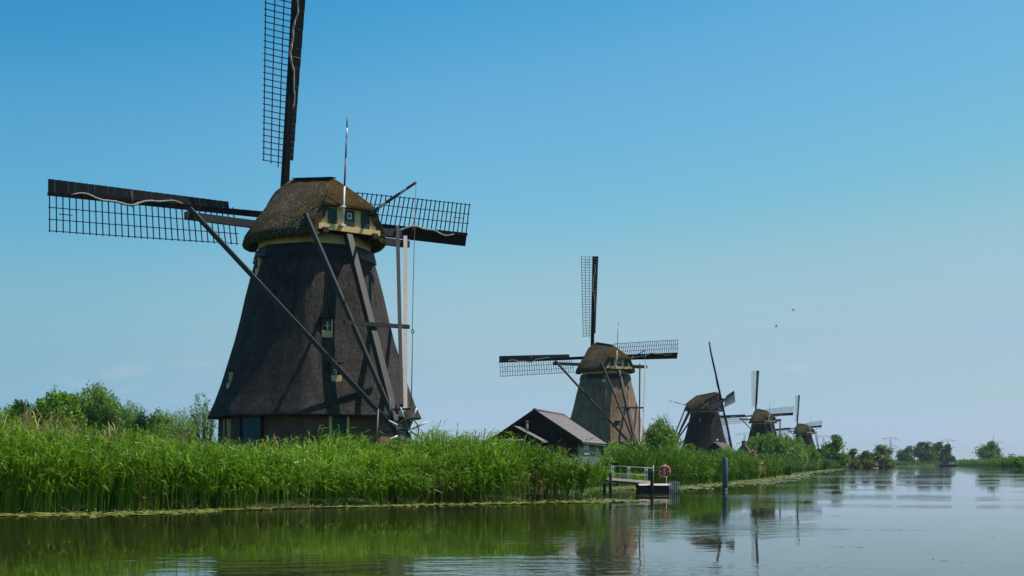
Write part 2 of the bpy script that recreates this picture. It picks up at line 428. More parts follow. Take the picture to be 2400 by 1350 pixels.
def watermat():
    m, n, l, b = newmat('canal_water')
    b.inputs['Base Color'].default_value = (0.026, 0.029, 0.008, 1)
    b.inputs['Roughness'].default_value = 0.02
    b.inputs['IOR'].default_value = 1.333
    b.inputs['Specular IOR Level'].default_value = 0.5
    wave = noise(n, l, 1.0, 3, 0.5, (0.9, 1.7, 1), rot=(0, 0, rad(-8)))
    fine = noise(n, l, 4.2, 2, 0.5, (0.8, 1.5, 1), rot=(0, 0, rad(12)))
    patch = noise(n, l, 0.055, 3, 0.55, (1.0, 1.6, 1))
    pr = ramp(n, [(0.45, (0.045, 0.045, 0.045)), (0.64, (0.8, 0.8, 0.8))])
    l.new(patch.outputs[0], pr.inputs[0])
    a = n.new("ShaderNodeMath"); a.operation = 'MULTIPLY_ADD'; a.inputs[1].default_value = 0.16
    l.new(fine.outputs[0], a.inputs[0]); l.new(wave.outputs[0], a.inputs[2])
    bp = n.new("ShaderNodeBump"); bp.inputs['Distance'].default_value = 0.030
    l.new(pr.outputs[0], bp.inputs['Strength'])
    l.new(a.outputs[0], bp.inputs['Height']); l.new(bp.outputs[0], b.inputs['Normal'])
    return m
M['water'] = watermat()

# ------------------------------------------------------------------ terrain
rng = np.random.default_rng(7)
WL, VL = np.array([-0.85, 0.527]), np.array([0.527, 0.85])
WL /= np.linalg.norm(WL); VL = np.array([WL[1], -WL[0]])
SHORE_L = np.array([(-190, -90), (-60, 8), (-17.3, 41.5), (-8, 48.6), (3.9, 57.4), (3.3, 60), (3.5, 72), (6.0, 79), (8.2, 84), (13.5, 95), (20.5, 115), (33, 155), (49, 214),
                    (98, 380), (170, 590), (252, 815), (268, 828), (330, 838), (470, 845), (3500, 1180), (9000, 1800)], float)
WR, VR = -WL, VL
SHORE_R = np.array([(40, -120), (95, 100), (112, 250), (136, 329), (164, 410), (227, 600), (280, 780), (315, 818), (470, 832), (3500, 1160), (9000, 1770)], float)

def sstep(a, b, x):
    t = np.clip((x - a) / (b - a), 0, 1); return t * t * (3 - 2 * t)

qL, dL = SHORE_L @ VL, SHORE_L @ WL
qR, dR = SHORE_R @ VR, SHORE_R @ WR

def hfun(q, d):
    z = np.where(d < 0, np.maximum(-1.3, d * 0.6), 0.30 * sstep(0, 1.5, d) + 0.25 * sstep(1.5, 9, d) + 1.4 * sstep(9, 17, d) - 0.9 * sstep(45, 140, d))
    left = 1 - sstep(30, 48, q)
    z = z + left * (0.30 * sstep(3, 8, d))
    return z

def ground(x, y):
    p = np.array([x, y], float)
    q = p @ VL
    return float(hfun(q, p @ WL - np.interp(q, qL, dL)))

def shore_point(q, d):
    q = np.asarray(q, float); d = np.asarray(d, float)
    base = np.interp(q, qL, dL) + d
    return q[..., None] * VL + base[..., None] * WL

def sheet(name, qs, ds, V, W, qa, da, hf):
    qq, dd = np.meshgrid(qs, ds, indexing='ij')
    P = qq[..., None] * V + (np.interp(qq, qa, da) + dd)[..., None] * W
    Z = hf(qq, dd)
    Vv = np.concatenate([P, Z[..., None]], -1).reshape(-1, 3)
    nq, nd = qq.shape
    i, j = np.meshgrid(np.arange(nq - 1), np.arange(nd - 1), indexing='ij')
    a = (i * nd + j).ravel()
    Q = np.stack([a, a + nd, a + nd + 1, a + 1], 1)
    return np_mesh(name, Vv, Q, M['ground'], smooth=True)

qs = np.concatenate([np.arange(-150, 0, 10), np.arange(0, 130, 1.5), np.arange(130, 460, 6), np.arange(460, 900, 15), np.geomspace(900, 6000, 24)])
ds = np.concatenate([np.arange(-3, 20, 0.8), np.arange(20, 60, 5), np.geomspace(60, 6000, 24)])
me = sheet('ground', qs, ds, VL, WL, qL, dL, hfun)
tag(link('ground', me), kind='structure')
hR = lambda q, d: np.where(d < 0, np.maximum(-1.3, d * 0.6), 0.5 * sstep(0, 3, d) + 0.4 * sstep(5, 25, d))
ds2 = np.concatenate([np.arange(-3, 8, 1.0), np.arange(8, 40, 8), np.geomspace(40, 6000, 20)])
qs2 = np.concatenate([np.arange(-70, 460, 8), np.arange(460, 900, 15), np.geomspace(900, 6000, 24)])
tag(link('ground', sheet('ground', qs2, ds2, VR, WR, qR, dR, hR)), kind='structure')
nb = MB(); nb.rings([[(-70, -40, 0.25), (60, -40, 0.25)], [(-70, 2.0, 0.25), (60, 2.0, 0.25)], [(-70, 5, -0.6), (60, 5, -0.6)]], close=False)
tag(nb.build('near_bank', M['ground']), kind='structure')
wb = MB(); wb.poly([(-5900, -400, 0), (5900, -400, 0), (5900, 5900, 0), (-5900, 5900, 0)])
tag(wb.build('water', M['water']), kind='structure')

# ------------------------------------------------------------------ air
hz = MB(); hz.box(-6000, 6000, -500, 6000, -2.6, 75)
hm = bpy.data.materials.new('air_haze'); hm.use_nodes = True
hn, hl = hm.node_tree.nodes, hm.node_tree.links
hn.clear()
ho = hn.new("ShaderNodeOutputMaterial"); hv = hn.new("ShaderNodeVolumePrincipled")
hv.inputs['Color'].default_value = (0.80, 0.93, 0.98, 1)
hv.inputs['Density'].default_value = 0.00007
hv.inputs['Anisotropy'].default_value = 0.0
hl.new(hv.outputs[0], ho.inputs['Volume'])
tag(hz.build('haze', hm), kind='stuff')

# ------------------------------------------------------------------ windmills
def octo(R, rot, z, bev=0.08, cx=0, cy=0):
    """octagon ring with softened corners; rot = angle of one corner from -Y towards +X (radians)"""
    pts = []
    for k in range(8):
        a = rot + k * pi / 4
        for da, f in ((-bev, 0.985), (0, 0.995), (bev, 0.985)):
            # stay on the chords: point near the corner
            edge = cos(pi / 8) / cos(pi / 8 - abs(da)) if da else 1
            r = R * (edge if da else 0.992)
            pts.append((cx + r * sin(a + da), cy - r * cos(a + da), z))
    return pts

def uv_wrap(me, per):
    uv = me.uv_layers.new(name="UVMap")
    for p in me.polygons:
        us = []
        for li in p.loop_indices:
            v = me.vertices[me.loops[li].vertex_index].co
            us.append((math.atan2(v.x, -v.y) % (2 * pi)) / (2 * pi))
        if max(us) - min(us) > 0.5: us = [u + 1 if u < 0.5 else u for u in us]
        for u, li in zip(us, p.loop_indices):
            v = me.vertices[me.loops[li].vertex_index].co
            uv.data[li].uv = (u * per, v.z)

TOWER = [(6.27, 2.42), (5.92, 3.13), (5.46, 4.38), (5.08, 5.6), (4.68, 6.9), (4.37, 8.1), (4.08, 9.4), (3.77, 10.6), (3.54, 11.4), (3.42, 12.0)]
def tower_R(z):
    return float(np.interp(z, [p[1] for p in TOWER], [p[0] for p in TOWER]))

SAIL_CACHE = {}
def sail_meshes(L, detail):
    """local frame: z along the stock, +x the leading side, +y upwind"""
    key = (L, detail)
    if key in SAIL_CACHE: return SAIL_CACHE[key]
    twist = lambda r: rad(21 - 16.5 * min(1, max(0, (r - 3) / (L - 3))))
    P = lambda r, c, dy=0: Vector((c * cos(twist(r)), c * sin(twist(r)) + dy, r))
    d = {}
    st = MB()
    st.beam((0, 0, -0.6), (0, 0, L), 0.42, 0.46, up=(0, 1, 0), w2=0.20, h2=0.20)
    d['stock'] = st.mesh('sail', M['tar'])
    n = 31
    r0 = 3.15
    bars = []
    for i in range(n):
        r = r0 + (L - 0.08 - r0) * i / (n - 1)
        w = 2.05 + (0.0 if i > 2 else -0.55 * (2 - i) / 2 * 0)
        b = MB().beam(P(r, 0.28, -0.02), P(r, -w, -0.02), 0.055, 0.05, up=(0, 0, 1))
        bars.append(b)
    d['bars'] = bars
    laths = []
    for c, ra in ((-0.72, r0 - 0.3), (-1.36, r0 - 0.15), (-1.98, r0 - 0.05)):
        b = MB()
        rr = [ra + (L - ra) * k / 8 for k in range(9)]
        for k in range(8): b.beam(P(rr[k], c, -0.06), P(rr[k + 1], c, -0.06), 0.05, 0.045, up=(0, 1, 0))
        laths.append(b)
    b = MB(); b.beam(P(L - 1.3, -1.04, -0.06), P(L - 0.55, -1.04, -0.06), 0.045, 0.045, up=(0, 1, 0)); laths.append(b)
    d['laths'] = laths
    boards = []
    nb_ = 29
    for i in range(nb_):
        ra = 3.4 + (L - 3.4) * i / nb_; rb = 3.4 + (L - 3.4) * (i + 1) / nb_ - 0.014
        w = 0.62 + 0.2 * (i / nb_)
        b = MB()
        dy = 0.015 * (i % 3)
        b.rings([[P(ra, 0.10, dy - .03), P(ra, w, dy - .03), P(ra, w, dy + .03), P(ra, 0.10, dy + .03)],
                 [P(rb, 0.10, dy - .05), P(rb, w - 0.012, dy - .05), P(rb, w - 0.012, dy + .01), P(rb, 0.10, dy + .01)]], True, True, True, False)
        boards.append(b)
    d['boards'] = boards
    rc = MB()
    pts = []
    for k in range(40):
        t = k / 39
        r = 6.4 + (L - 1.2 - 6.4) * t
        c = 0.10 + 0.19 * sin(t * 8.0 + 0.4) + 0.06 * sin(t * 23) - 0.14 * t
        pts.append(P(r, c, -0.20 - 0.03 * sin(t * 60)))
    rc.tube(pts, [0.03 + 0.045 * sin(pi * (0.06 + 0.9 * k / 39)) * (1 + 0.3 * sin(k * 2.4)) for k in range(40)], 6)
    d['cloth'] = rc
    tie = MB()
    tie.tube([P(9.4, 0.66, -0.16), P(9.4, 0.1, -0.30), P(9.4, -0.35, -0.18)], 0.025, 5)
    d['tie'] = tie
    if detail >= 2:
        d['bars'] = [b.mesh('lattice_bar', M['bar']) for b in bars]
        d['laths'] = [b.mesh('lath', M['bar']) for b in laths]
        d['boards'] = [b.mesh('wind_board', M['tar']) for b in boards]
    else:
        a = MB()
        for b in bars + laths:
            n0 = len(a.v); a.v += b.v
            for f in b.f: a.face([i + n0 for i in f])
        d['bars'] = a.mesh('lattice', M['bar'])
        a = MB()
        for b in boards:
            n0 = len(a.v); a.v += b.v
            for f in b.f: a.face([i + n0 for i in f])
        d['boards'] = a.mesh('wind_boards', M['tar'])
    d['cloth'] = rc.mesh('rolled_sailcloth', M['cloth'])
    d['tie'] = tie.mesh('tie_rope', M['rope'])
    SAIL_CACHE[key] = d
    return d

CAP_CACHE = {}
def windmill(label, X, Y, G, yaw, octrot, theta0, tilt=10, L=14.0, detail=2, thatch='thatch', flag=True, cloth=True,
             windows=(), doors=(), pale='beam_pale', flagpole=True, vane=None, scale=1.0):
    root = empty('windmill', (X, Y, G), 0, label, 'windmill', 'thatched windmills along the canal')
    root.scale = (scale,) * 3
    a = rad(yaw); orot = rad(octrot)
    # --- brick base
    b = MB(); b.rings([octo(5.72, orot, -1.2, 0.02), octo(5.60, orot, 2.50, 0.02)], True, False, True, False)
    me = b.mesh('brick_base', M['brick']); uv_wrap(me, 35.0)
    link('brick_base', me, root)
    # --- thatched tower
    rings = [octo(5.5, orot, 2.36, 0.055), octo(6.20, orot, 2.30, 0.055), octo(6.28, orot, 2.36, 0.055)]
    for i in range(len(TOWER) - 1):
        (R0, z0), (R1, z1) = TOWER[i], TOWER[i + 1]
        for k in range(2):
            t = k / 2; rings.append(octo(R0 + (R1 - R0) * t, orot, z0 + (z1 - z0) * t, 0.055))
    rings.append(octo(3.42, orot, 12.0, 0.055))
    MB().rings(rings, True, False, True, True).build('thatched_tower', M[thatch], root)
    # --- collar of dark boards, yellow curb
    MB().rings([octo(3.64, orot, 11.40, 0.03), octo(3.46, orot, 12.10, 0.03), octo(3.1, orot, 12.12, 0.03)], True, False, False, False).build('collar_boards', M['bluetar'], root)
    circ = lambda R, z, n=40: [(R * sin(2 * pi * k / n), -R * cos(2 * pi * k / n), z) for k in range(n)]
    MB().rings([circ(3.25, 12.10), circ(3.27, 12.62), circ(3.0, 12.64)], True, False, False, True).build('curb_band', M['yellow'], root)
    MB().rings([circ(3.0, 12.63), circ(3.3, 12.63), circ(3.3, 13.3), circ(3.0, 13.3)], True, True, True, False).build('curb_ring', M['tar'], root)
    # --- windows and doors on the facets
    def facet(phi, lat, z, R):
        p = rad(phi); n = Vector((sin(p), -cos(p), 0)); t = Vector((cos(p), sin(p), 0))
        return n * (R * cos(pi / 8)) + t * lat + Vector((0, 0, z)), n, t
    for phi, lat, z in windows:
        base, n, t = facet(phi, lat, z, tower_R(z))
        mx = Matrix.Translation(base) @ Matrix(((t.x, -n.x, 0, 0), (t.y, -n.y, 0, 0), (0, 0, 1, 0), (0, 0, 0, 1)))
        # local: x along the wall, -y outward
        fr = MB()
        fr.mat(1).box(-0.30, -0.23, -0.11, 0.35, -0.14, 0.50).box(-0.23, 0.23, -0.11, 0.35, 0.44, 0.50)
        fr.mat(0).box(-0.30, -0.23, -0.13, 0.35, -0.52, -0.14).box(0.23, 0.30, -0.13, 0.35, -0.52, 0.50)
        fr.box(-0.23, 0.23, -0.15, 0.35, -0.52, -0.14)
        f = fr.build('window', [M['yellow'], M['green']], root, mx)
        sa = MB()
        for x0, x1 in ((-0.23, -0.17), (0.17, 0.23)): sa.box(x0, x1, -0.06, 0.0, -0.14, 0.44)
        sa.box(-0.17, 0.17, -0.06, 0.0, -0.14, -0.08).box(-0.17, 0.17, -0.06, 0.0, 0.38, 0.44)
        sa.build('sash', M['green'], f)
        gb = MB(); gb.box(-0.018, 0.018, -0.065, 0.0, -0.08, 0.38).box(-0.17, -0.018, -0.063, 0.0, 0.13, 0.16).box(0.018, 0.17, -0.063, 0.0, 0.13, 0.16)
        gb.build('glazing_bar', M['white'], f)
        MB().box(-0.17, 0.17, -0.02, 0.0, -0.08, 0.38).build('pane', M['glass'], f)
        MB().beam((-0.42, -0.02, 0.53), (0.42, -0.02, 0.53), 0.34, 0.06).build('lintel', M['tar'], f)
    for phi, lat, w, h, m, jm in doors:
        base, n, t = facet(phi, lat, 0, 5.66)
        mx = Matrix.Translation(base) @ Matrix(((t.x, -n.x, 0, 0), (t.y, -n.y, 0, 0), (0, 0, 1, 0), (0, 0, 0, 1)))
        dr = MB().box(-w / 2, w / 2, -0.07, 0.2, 0.0, h).build('door', M[m], root, mx)
        k = max(3, round(w / 0.2))
        for i in range(k):
            x0 = -w / 2 + w * i / k
            MB().box(x0 + 0.008, x0 + w / k - 0.008, -0.10, -0.072, 0.02, h - 0.02).build('door_board', M[m], dr)
        for s_ in (-1, 1):
            MB().box(s_ * (w / 2 + 0.07) - 0.065, s_ * (w / 2 + 0.07) + 0.065, -0.15, 0.1, -0.1, h).build('door_jamb', M[jm], dr)
    Rz = Matrix.Rotation(a, 4, 'Z')
    # --- cap
    if 'cap' not in CAP_CACHE:
        st = [-4.05, -3.6, -3.0, -2.55, -2.1, -1.4, -0.6, 0.3, 1.2, 2.0, 2.6, 2.95, 3.3, 3.6]
        ws = np.interp(st, [-4.05, -3, -1.5, 0, 1.5, 2.8, 3.6], [2.35, 3.05, 3.68, 3.92, 3.85, 3.3, 2.5])
        z0 = 13.2
        rows = []
        rr = random.Random(3)
        for s_, w in zip(st, ws):
            if s_ <= -2.1: k = (-2.1 - s_) / 1.95; xt, zt = 1.68 * k, 2.85 - 1.95 * k
            elif s_ <= 2.9: xt, zt = 0.0, 2.85 + 0.85 * (s_ + 2.1) / 5
            else: xt, zt = 0.75 * (s_ - 2.9) / 0.7, 3.7 - 0.75 * (s_ - 2.9) / 0.7
            half = []
            for x, z in ((w - 0.75, -0.55), (w - 0.35, -0.86), (w - 0.08, -0.86), (w, -0.68)): half.append((x, z))
            for k in range(1, 11):
                t = k / 10
                j = rr.uniform(-0.03, 0.03) if k < 10 else 0
                half.append((xt + (w - xt) * (1 - t ** 1.32) + j, -0.68 + (zt + 0.68) * t + j * 0.6))
            rows.append(half)
        cm = MB()
        left = [[(-x, s_, z0 + z) for x, z in h] for s_, h in zip(st, rows)]
        right = [[(x, s_, z0 + z) for x, z in h][::-1] for s_, h in zip(st, rows)]
        cm.rings([l + r for l, r in zip(left, right)], False, sm=True)
        # thatch thickness at the rear and front ends
        for idx, s_, back in ((0, st[0], 1), (len(st) - 1, st[-1], -1)):
            h = rows[idx]
            for sg in (-1, 1):
                o = [(sg * x, s_, z0 + z) for x, z in h[1:]]
                i_ = [(sg * max(0.2, x - 0.42 - 0.0 * z), s_ + 0.12 * back, z0 + z - (0.08 if z > 0 else -0.1)) for x, z in h[1:]]
                cm.rings([o, i_], False, sm=False)
        CAP_CACHE['cap'] = cm.mesh('cap', M['cap_thatch'])
        hip = MB()
        hp = [[(0.0, -2.05, z0 + 2.9), (0.0, -2.05, z0 + 2.9)]]
        for k in range(1, 6):
            t = k / 5
            hp.append([(-1.72 * t, -2.1 - 2.05 * t, z0 + 2.88 - 1.93 * t + 0.06 * sin(pi * t)), (1.72 * t, -2.1 - 2.05 * t, z0 + 2.88 - 1.93 * t + 0.06 * sin(pi * t))])
        hp.append([(-1.74, -4.16, z0 + 0.82), (1.74, -4.16, z0 + 0.82)]); hp.append([(-1.70, -3.9, z0 + 0.78), (1.70, -3.9, z0 + 0.78)])
        hip.rings(hp, False, sm=False)
        CAP_CACHE['hip'] = hip.mesh('hip_thatch', M['cap_moss'])
        g = MB(); g.prism([(-1.9, -3.86, z0 - 0.5), (1.9, -3.86, z0 - 0.5), (1.62, -3.86, z0 + 0.85), (-1.62, -3.86, z0 + 0.85)], (0, 0.1, 0))
        g.box(-1.98, 1.98, -4.02, -3.865, z0 - 0.52, z0 - 0.22)
        CAP_CACHE['gable'] = g.mesh('gable_boards', M['yellow'])
        CAP_CACHE['gjoint'] = [MB().box(x - 0.012, x + 0.012, -3.875, -3.85, z0 - 0.2, z0 + 0.8).mesh('cover_strip', M['yellow']) for x in (-1.5, -0.55, 0.55, 1.5)]
        hs = []
        for x, w, za in ((-1.05, 0.56, 0.0), (0.0, 0.72, -0.02), (1.08, 0.56, -0.04)):
            hb = MB(); hb.box(x - w / 2, x + w / 2, -3.92, -3.863, z0 + za - 0.14, z0 + 0.72)
            for i in range(4): hb.box(x - w / 2 + w * i / 4 + 0.01, x - w / 2 + w * (i + 1) / 4 - 0.01, -3.94, -3.922, z0 + za - 0.13, z0 + 0.71)
            hs.append(hb.mesh('hatch', M['green']))
        CAP_CACHE['hatch'] = hs
        w_ = MB(); w_.box(-0.13, 0.13, -3.972, -3.942, z0 + 0.22, z0 + 0.27).box(-0.13, 0.13, -3.972, -3.942, z0 + 0.50, z0 + 0.55)
        w_.box(-0.13, -0.08, -3.972, -3.942, z0 + 0.27, z0 + 0.50).box(0.08, 0.13, -3.972, -3.942, z0 + 0.27, z0 + 0.50)
        CAP_CACHE['hwin'] = w_.mesh('hatch_window', M['white'])
        rb = MB(); rb.beam((0, -2.2, z0 + 2.87), (0, 2.5, z0 + 3.66), 0.34, 0.05)
        CAP_CACHE['ridge'] = rb.mesh('ridge_board', M['tar'])
        fb = MB(); h = rows[-2]
        prof = [(x - 0.25, 3.25, z0 + z) for x, z in h[3:]]
        fb.poly(prof + [(-x, y, z) for x, y, z in prof[::-1]])
        fb.box(-2.3, 2.3, 3.2, 3.42, z0 - 0.6, z0 + 0.15)
        CAP_CACHE['front'] = fb.mesh('front_boards', M['teal'])
        bd = MB(); bd.prism([(-1.5, 3.75, z0 + 0.5), (1.5, 3.75, z0 + 0.5), (1.1, 3.75, z0 + 1.15), (0.5, 3.75, z0 + 1.3), (-0.5, 3.75, z0 + 1.3), (-1.1, 3.75, z0 + 1.15)], (0, 0.08, 0))
        CAP_CACHE['beard'] = bd.mesh('name_board', M['white'])
        un = MB(); un.prism([(-2.3, -3.8, z0 - 0.42), (2.3, -3.8, z0 - 0.42), (3.2, -1.5, z0 - 0.42), (3.3, 1.2, z0 - 0.42), (2.1, 3.2, z0 - 0.42), (-2.1, 3.2, z0 - 0.42), (-3.3, 1.2, z0 - 0.42), (-3.2, -1.5, z0 - 0.42)], (0, 0, 0.35))
        for x in (-1.6, 1.6): un.box(x - 0.16, x + 0.16, -4.15, -3.0, z0 - 0.72, z0 - 0.43)
        CAP_CACHE['under'] = un.mesh('cap_frame', M['redblack'])
    cap = link('cap', CAP_CACHE['cap'], root, Rz)
    for nm, key in (('hip_thatch', 'hip'), ('gable_boards', 'gable'), ('hatch_window', 'hwin'), ('ridge_board', 'ridge'), ('front_boards', 'front'), ('name_board', 'beard'), ('cap_frame', 'under')):
        link(nm, CAP_CACHE[key], cap)
    for me in CAP_CACHE['hatch']: link('hatch', me, cap)
    for me in CAP_CACHE['gjoint']: link('cover_strip', me, cap)
    # --- tail and braces (cap frame)
    for nm, p0, p1, w, h in (('long_sprit', (-7.4, 1.35, 13.55), (7.4, 1.35, 13.55), 0.36, 0.42), ('short_sprit', (-2.75, -3.55, 13.0), (3.65, -3.55, 13.05), 0.32, 0.38)):
        MB().beam(p0, p1, w, h).build(nm, M['beam'], root, Rz)
    tb = MB().beam((0, -3.6, 12.95), (0, -9.75, -0.3), 0.36, 0.40, up=(0, 1, 0)).build('tail_pole', M['beam'], root, Rz)
    braces = [((-7.15, 1.30, 13.95), (-0.36, -9.2, 1.55), 'beam', 0.21), ((7.15, 1.30, 13.95), (0.36, -9.1, 2.3), pale, 0.24),
              ((-2.6, -3.62, 13.45), (-0.34, -8.9, 2.3), 'beam', 0.19), ((3.4, -3.62, 13.45), (0.34, -8.8, 2.8), 'beam', 0.20)]
    for p0, p1, m, w in braces: MB().beam(p0, p1, w, w * 1.15).build('tail_brace', M[m], root, Rz)
    MB().beam((-1.85, -6.58, 7.25), (2.25, -6.58, 7.30), 0.2, 0.22).build('cross_beam', M['beam'], root, Rz)
    MB().beam((-0.45, -9.2, 2.55), (0.6, -9.2, 2.6), 0.12, 0.12).build('step_bar', M['tar'], root, Rz)
    MB().beam((-0.5, -9.4, 1.9), (0.6, -9.4, 1.9), 0.14, 0.14).build('step_bar', M['tar'], root, Rz)
    # winch wheel
    hub = Vector((-0.12, -10.15, 1.42))
    wh = MB(); wh.torus(hub, 0.64, 0.035, (0, 1, 0), 28, 6)
    wh.tube([hub + Vector((0, -0.16, 0)), hub + Vector((0, 0.75, 0))], 0.14, 10)
    wobj = wh.build('winch_wheel', M['green'], root, Rz)
    for k in range(8):
        an = rad(22 + 45 * k)
        d = Vector((cos(an), 0, sin(an)))
        MB().beam(hub + d * 0.12, hub + d * 0.74, 0.07, 0.075, up=(0, 1, 0)).build('spoke', M['green'], wobj)
        MB().tube([hub + d * 0.74, hub + d * 1.1, hub + d * 1.30], [0.048, 0.045, 0.03], 6).build('handle', M['white'], wobj)
    hubc = [('white', 0, 2 * pi)]
    hb = MB()
    for k in range(6):
        a0 = k * pi / 3
        hb.mat(k % 3)
        n0 = len(hb.v)
        pts = [hub + Vector((0, -0.185, 0))] + [hub + Vector((0.13 * cos(a0 + j * pi / 9), -0.185, 0.13 * sin(a0 + j * pi / 9))) for j in range(4)]
        hb.v += [tuple(p) for p in pts]; hb.face([n0, n0 + 1, n0 + 2, n0 + 3, n0 + 4])
    hb.build('hub_boss', [M['white'], M['red'], M['blue']], wobj)
    stt = MB(); stt.beam((-1.5, -9.6, 0.1), (-0.1, -9.75, 1.55), 0.16, 0.16).beam((-1.3, -9.6, 1.35), (0.1, -9.7, 1.38), 0.10, 0.10)
    stt.build('tail_strut', M['tar'], root, Rz)
    MB().tube([(-1.15, -8.6, -0.4), (-1.0, -8.6, 2.55)], 0.042, 8).build('steel_prop', M['propblue'], root, Rz)
    MB().tube([(-0.5, -8.9, 2.0), (-0.45, -8.9, 3.2)], 0.03, 6).build('steel_prop', M['propblue'], root, Rz)
    # --- poles
    if flag:
        fp = MB()
        p0, p1 = Vector((-0.62, -4.30, 12.95)), Vector((-0.35, -4.32, 19.0))
        cuts = [(0, 0.36, 0), (0.36, 0.62, 1), (0.62, 0.80, 2), (0.80, 0.90, 0), (0.90, 1.0, 1)]
        for t0, t1, mi in cuts:
            fp.mat(mi); r = 0.062 - 0.025 * t0
            fp.tube([p0.lerp(p1, t0), p0.lerp(p1, t1)], r, 8, 0.062 - 0.025 * t1)
        fp.mat(0); fp.box(-0.76, -0.48, -4.40, -3.93, 12.9, 13.0); fp.box(-0.76, -0.48, -4.40, -3.93, 13.95, 14.02)
        if flagpole: fp.build('flagpole', [M['white'], M['red'], M['blue']], root, Rz)
        vp = MB(); p0, p1 = Vector((1.25, -4.0, 13.85)), Vector((1.65, -8.2, 14.95))
        if vane: p1 = Vector(vane)
        for t0, t1, mi in ((0, 0.22, 2), (0.22, 0.38, 0), (0.38, 0.55, 1), (0.55, 0.68, 2), (0.68, 0.82, 0), (0.82, 1.0, 1)):
            vp.mat(mi); vp.tube([p0.lerp(p1, t0), p0.lerp(p1, t1)], 0.10 - 0.03 * t0, 8, 0.10 - 0.03 * t1)
        vp.build('brake_pole', [M['white'], M['red'], M['blue']], root, Rz)
        ro = MB(); e = Vector((0.35, -9.7, 2.7))
        ro.tube([p1, p1.lerp(e, 0.3) + Vector((0, 0.05, 0)), p1.lerp(e, 0.66) + Vector((0, 0.06, 0))], 0.018, 5)
        ro.torus(p1.lerp(e, 0.67), 0.09, 0.03, (1, 0.3, 0), 12, 5)
        ro.tube([p1.lerp(e, 0.68), e], 0.028, 5)
        ro.build('brake_rope', M['rope'], root, Rz)
    # --- rotor
    d = sail_meshes(L, detail)
    hubp = Vector((0, 4.15, 14.85))
    base = Rz @ Matrix.Translation(hubp) @ Matrix.Rotation(rad(tilt), 4, 'X')
    ax = MB(); ax.tube([(0, -2.0, 0), (0, 0.45, 0)], 0.36, 10).box(-0.42, 0.42, -0.35, 0.4, -0.42, 0.42)
    ax.build('windshaft', M['tar'], root, base)
    for k in range(4):
        mx = base @ Matrix.Rotation(rad(theta0 + 90 * k), 4, 'Y') @ Matrix.Translation((0, 0.1 if k % 2 else -0.22, 0))
        so = link('sail', d['stock'], root, mx)
        if detail >= 2:
            for me in d['bars']: link('lattice_bar', me, so)
            for me in d['laths']: link('lath', me, so)
            for me in d['boards']: link('wind_board', me, so)
        else:
            tag(link('lattice', d['bars'], so), kind='stuff'); tag(link('wind_boards', d['boards'], so), kind='stuff')
        if cloth:
            link('rolled_sailcloth', d['cloth'], so)
            if detail >= 2: link('tie_rope', d['tie'], so)
    return root

M['cap_moss'] = thatchmat('cap_moss', (0.016, 0.010, 0.003), (0.066, 0.042, 0.009), (0.15, 0.10, 0.035), (3, 3, 2))
M['redblack'] = surf('red_black_paint', (0.02, 0.012, 0.012), (0.06, 0.02, 0.018), 1.2, None, 0.6)

def mill_xy(px, Y): return (px - 1200) / F * Y

windmill('largest thatched windmill, nearest of all, its upper sail cut off by the picture top', mill_xy(738, 72.5), 72.5, 2.0, 38, 3.5, -2.0,
         windows=((26, -0.62, 7.2), (26, -0.32, 4.7), (-64, 0.3, 4.4), (-64, 0.2, 11.0)),
         doors=((26, -0.25, 0.86, 2.3, 'green', 'yellow'), (-19, -1.05, 1.15, 2.28, 'teal', 'tar'), (-64, 0.6, 0.8, 2.2, 'darkwood', 'yellow')), L=14.0)
windmill('brown thatched windmill rising behind the tiled black shed, second from the left', mill_xy(1419, 172), 172, 1.95, 24, -4, -4.5, thatch='thatch_brown',
         windows=((-26, 1.1, 11.4), (18, -0.2, 5.0)), doors=((-26, 0, 0.9, 2.2, 'green', 'yellow'),), pale='beam_grey', L=14.2)
windmill('dark thatched windmill seen side-on with its sails to the right, behind the thatched barn', mill_xy(1652, 290), 290, 1.6, -113, 8, 9.5, detail=1,
         windows=((-32, 0.2, 10.2), (13, 0, 9)), doors=(), pale='beam', L=14.0, flagpole=False, thatch='thatch_dark')
windmill('windmill half hidden behind the round willow bushes, its lower tower covered', mill_xy(1788, 375), 375, 1.6, 22, -6, -4.5, detail=1, windows=((-10, 0, 9),), pale='beam', L=13.8, thatch='thatch_dark')
windmill('small far thatched windmill at the right end of the row, behind the bushes', mill_xy(1884, 510), 510, 1.6, 30, 6, -6, detail=1, windows=((-6, 0, 8),), pale='beam', L=13.9, thatch='thatch_dark')
windmill('tiny distant windmill whose sail tip shows behind the lone far tree on the right', mill_xy(2334, 1150), 1150, 1.0, 60, -10, 3, detail=1, flag=False, cloth=False, pale='beam')

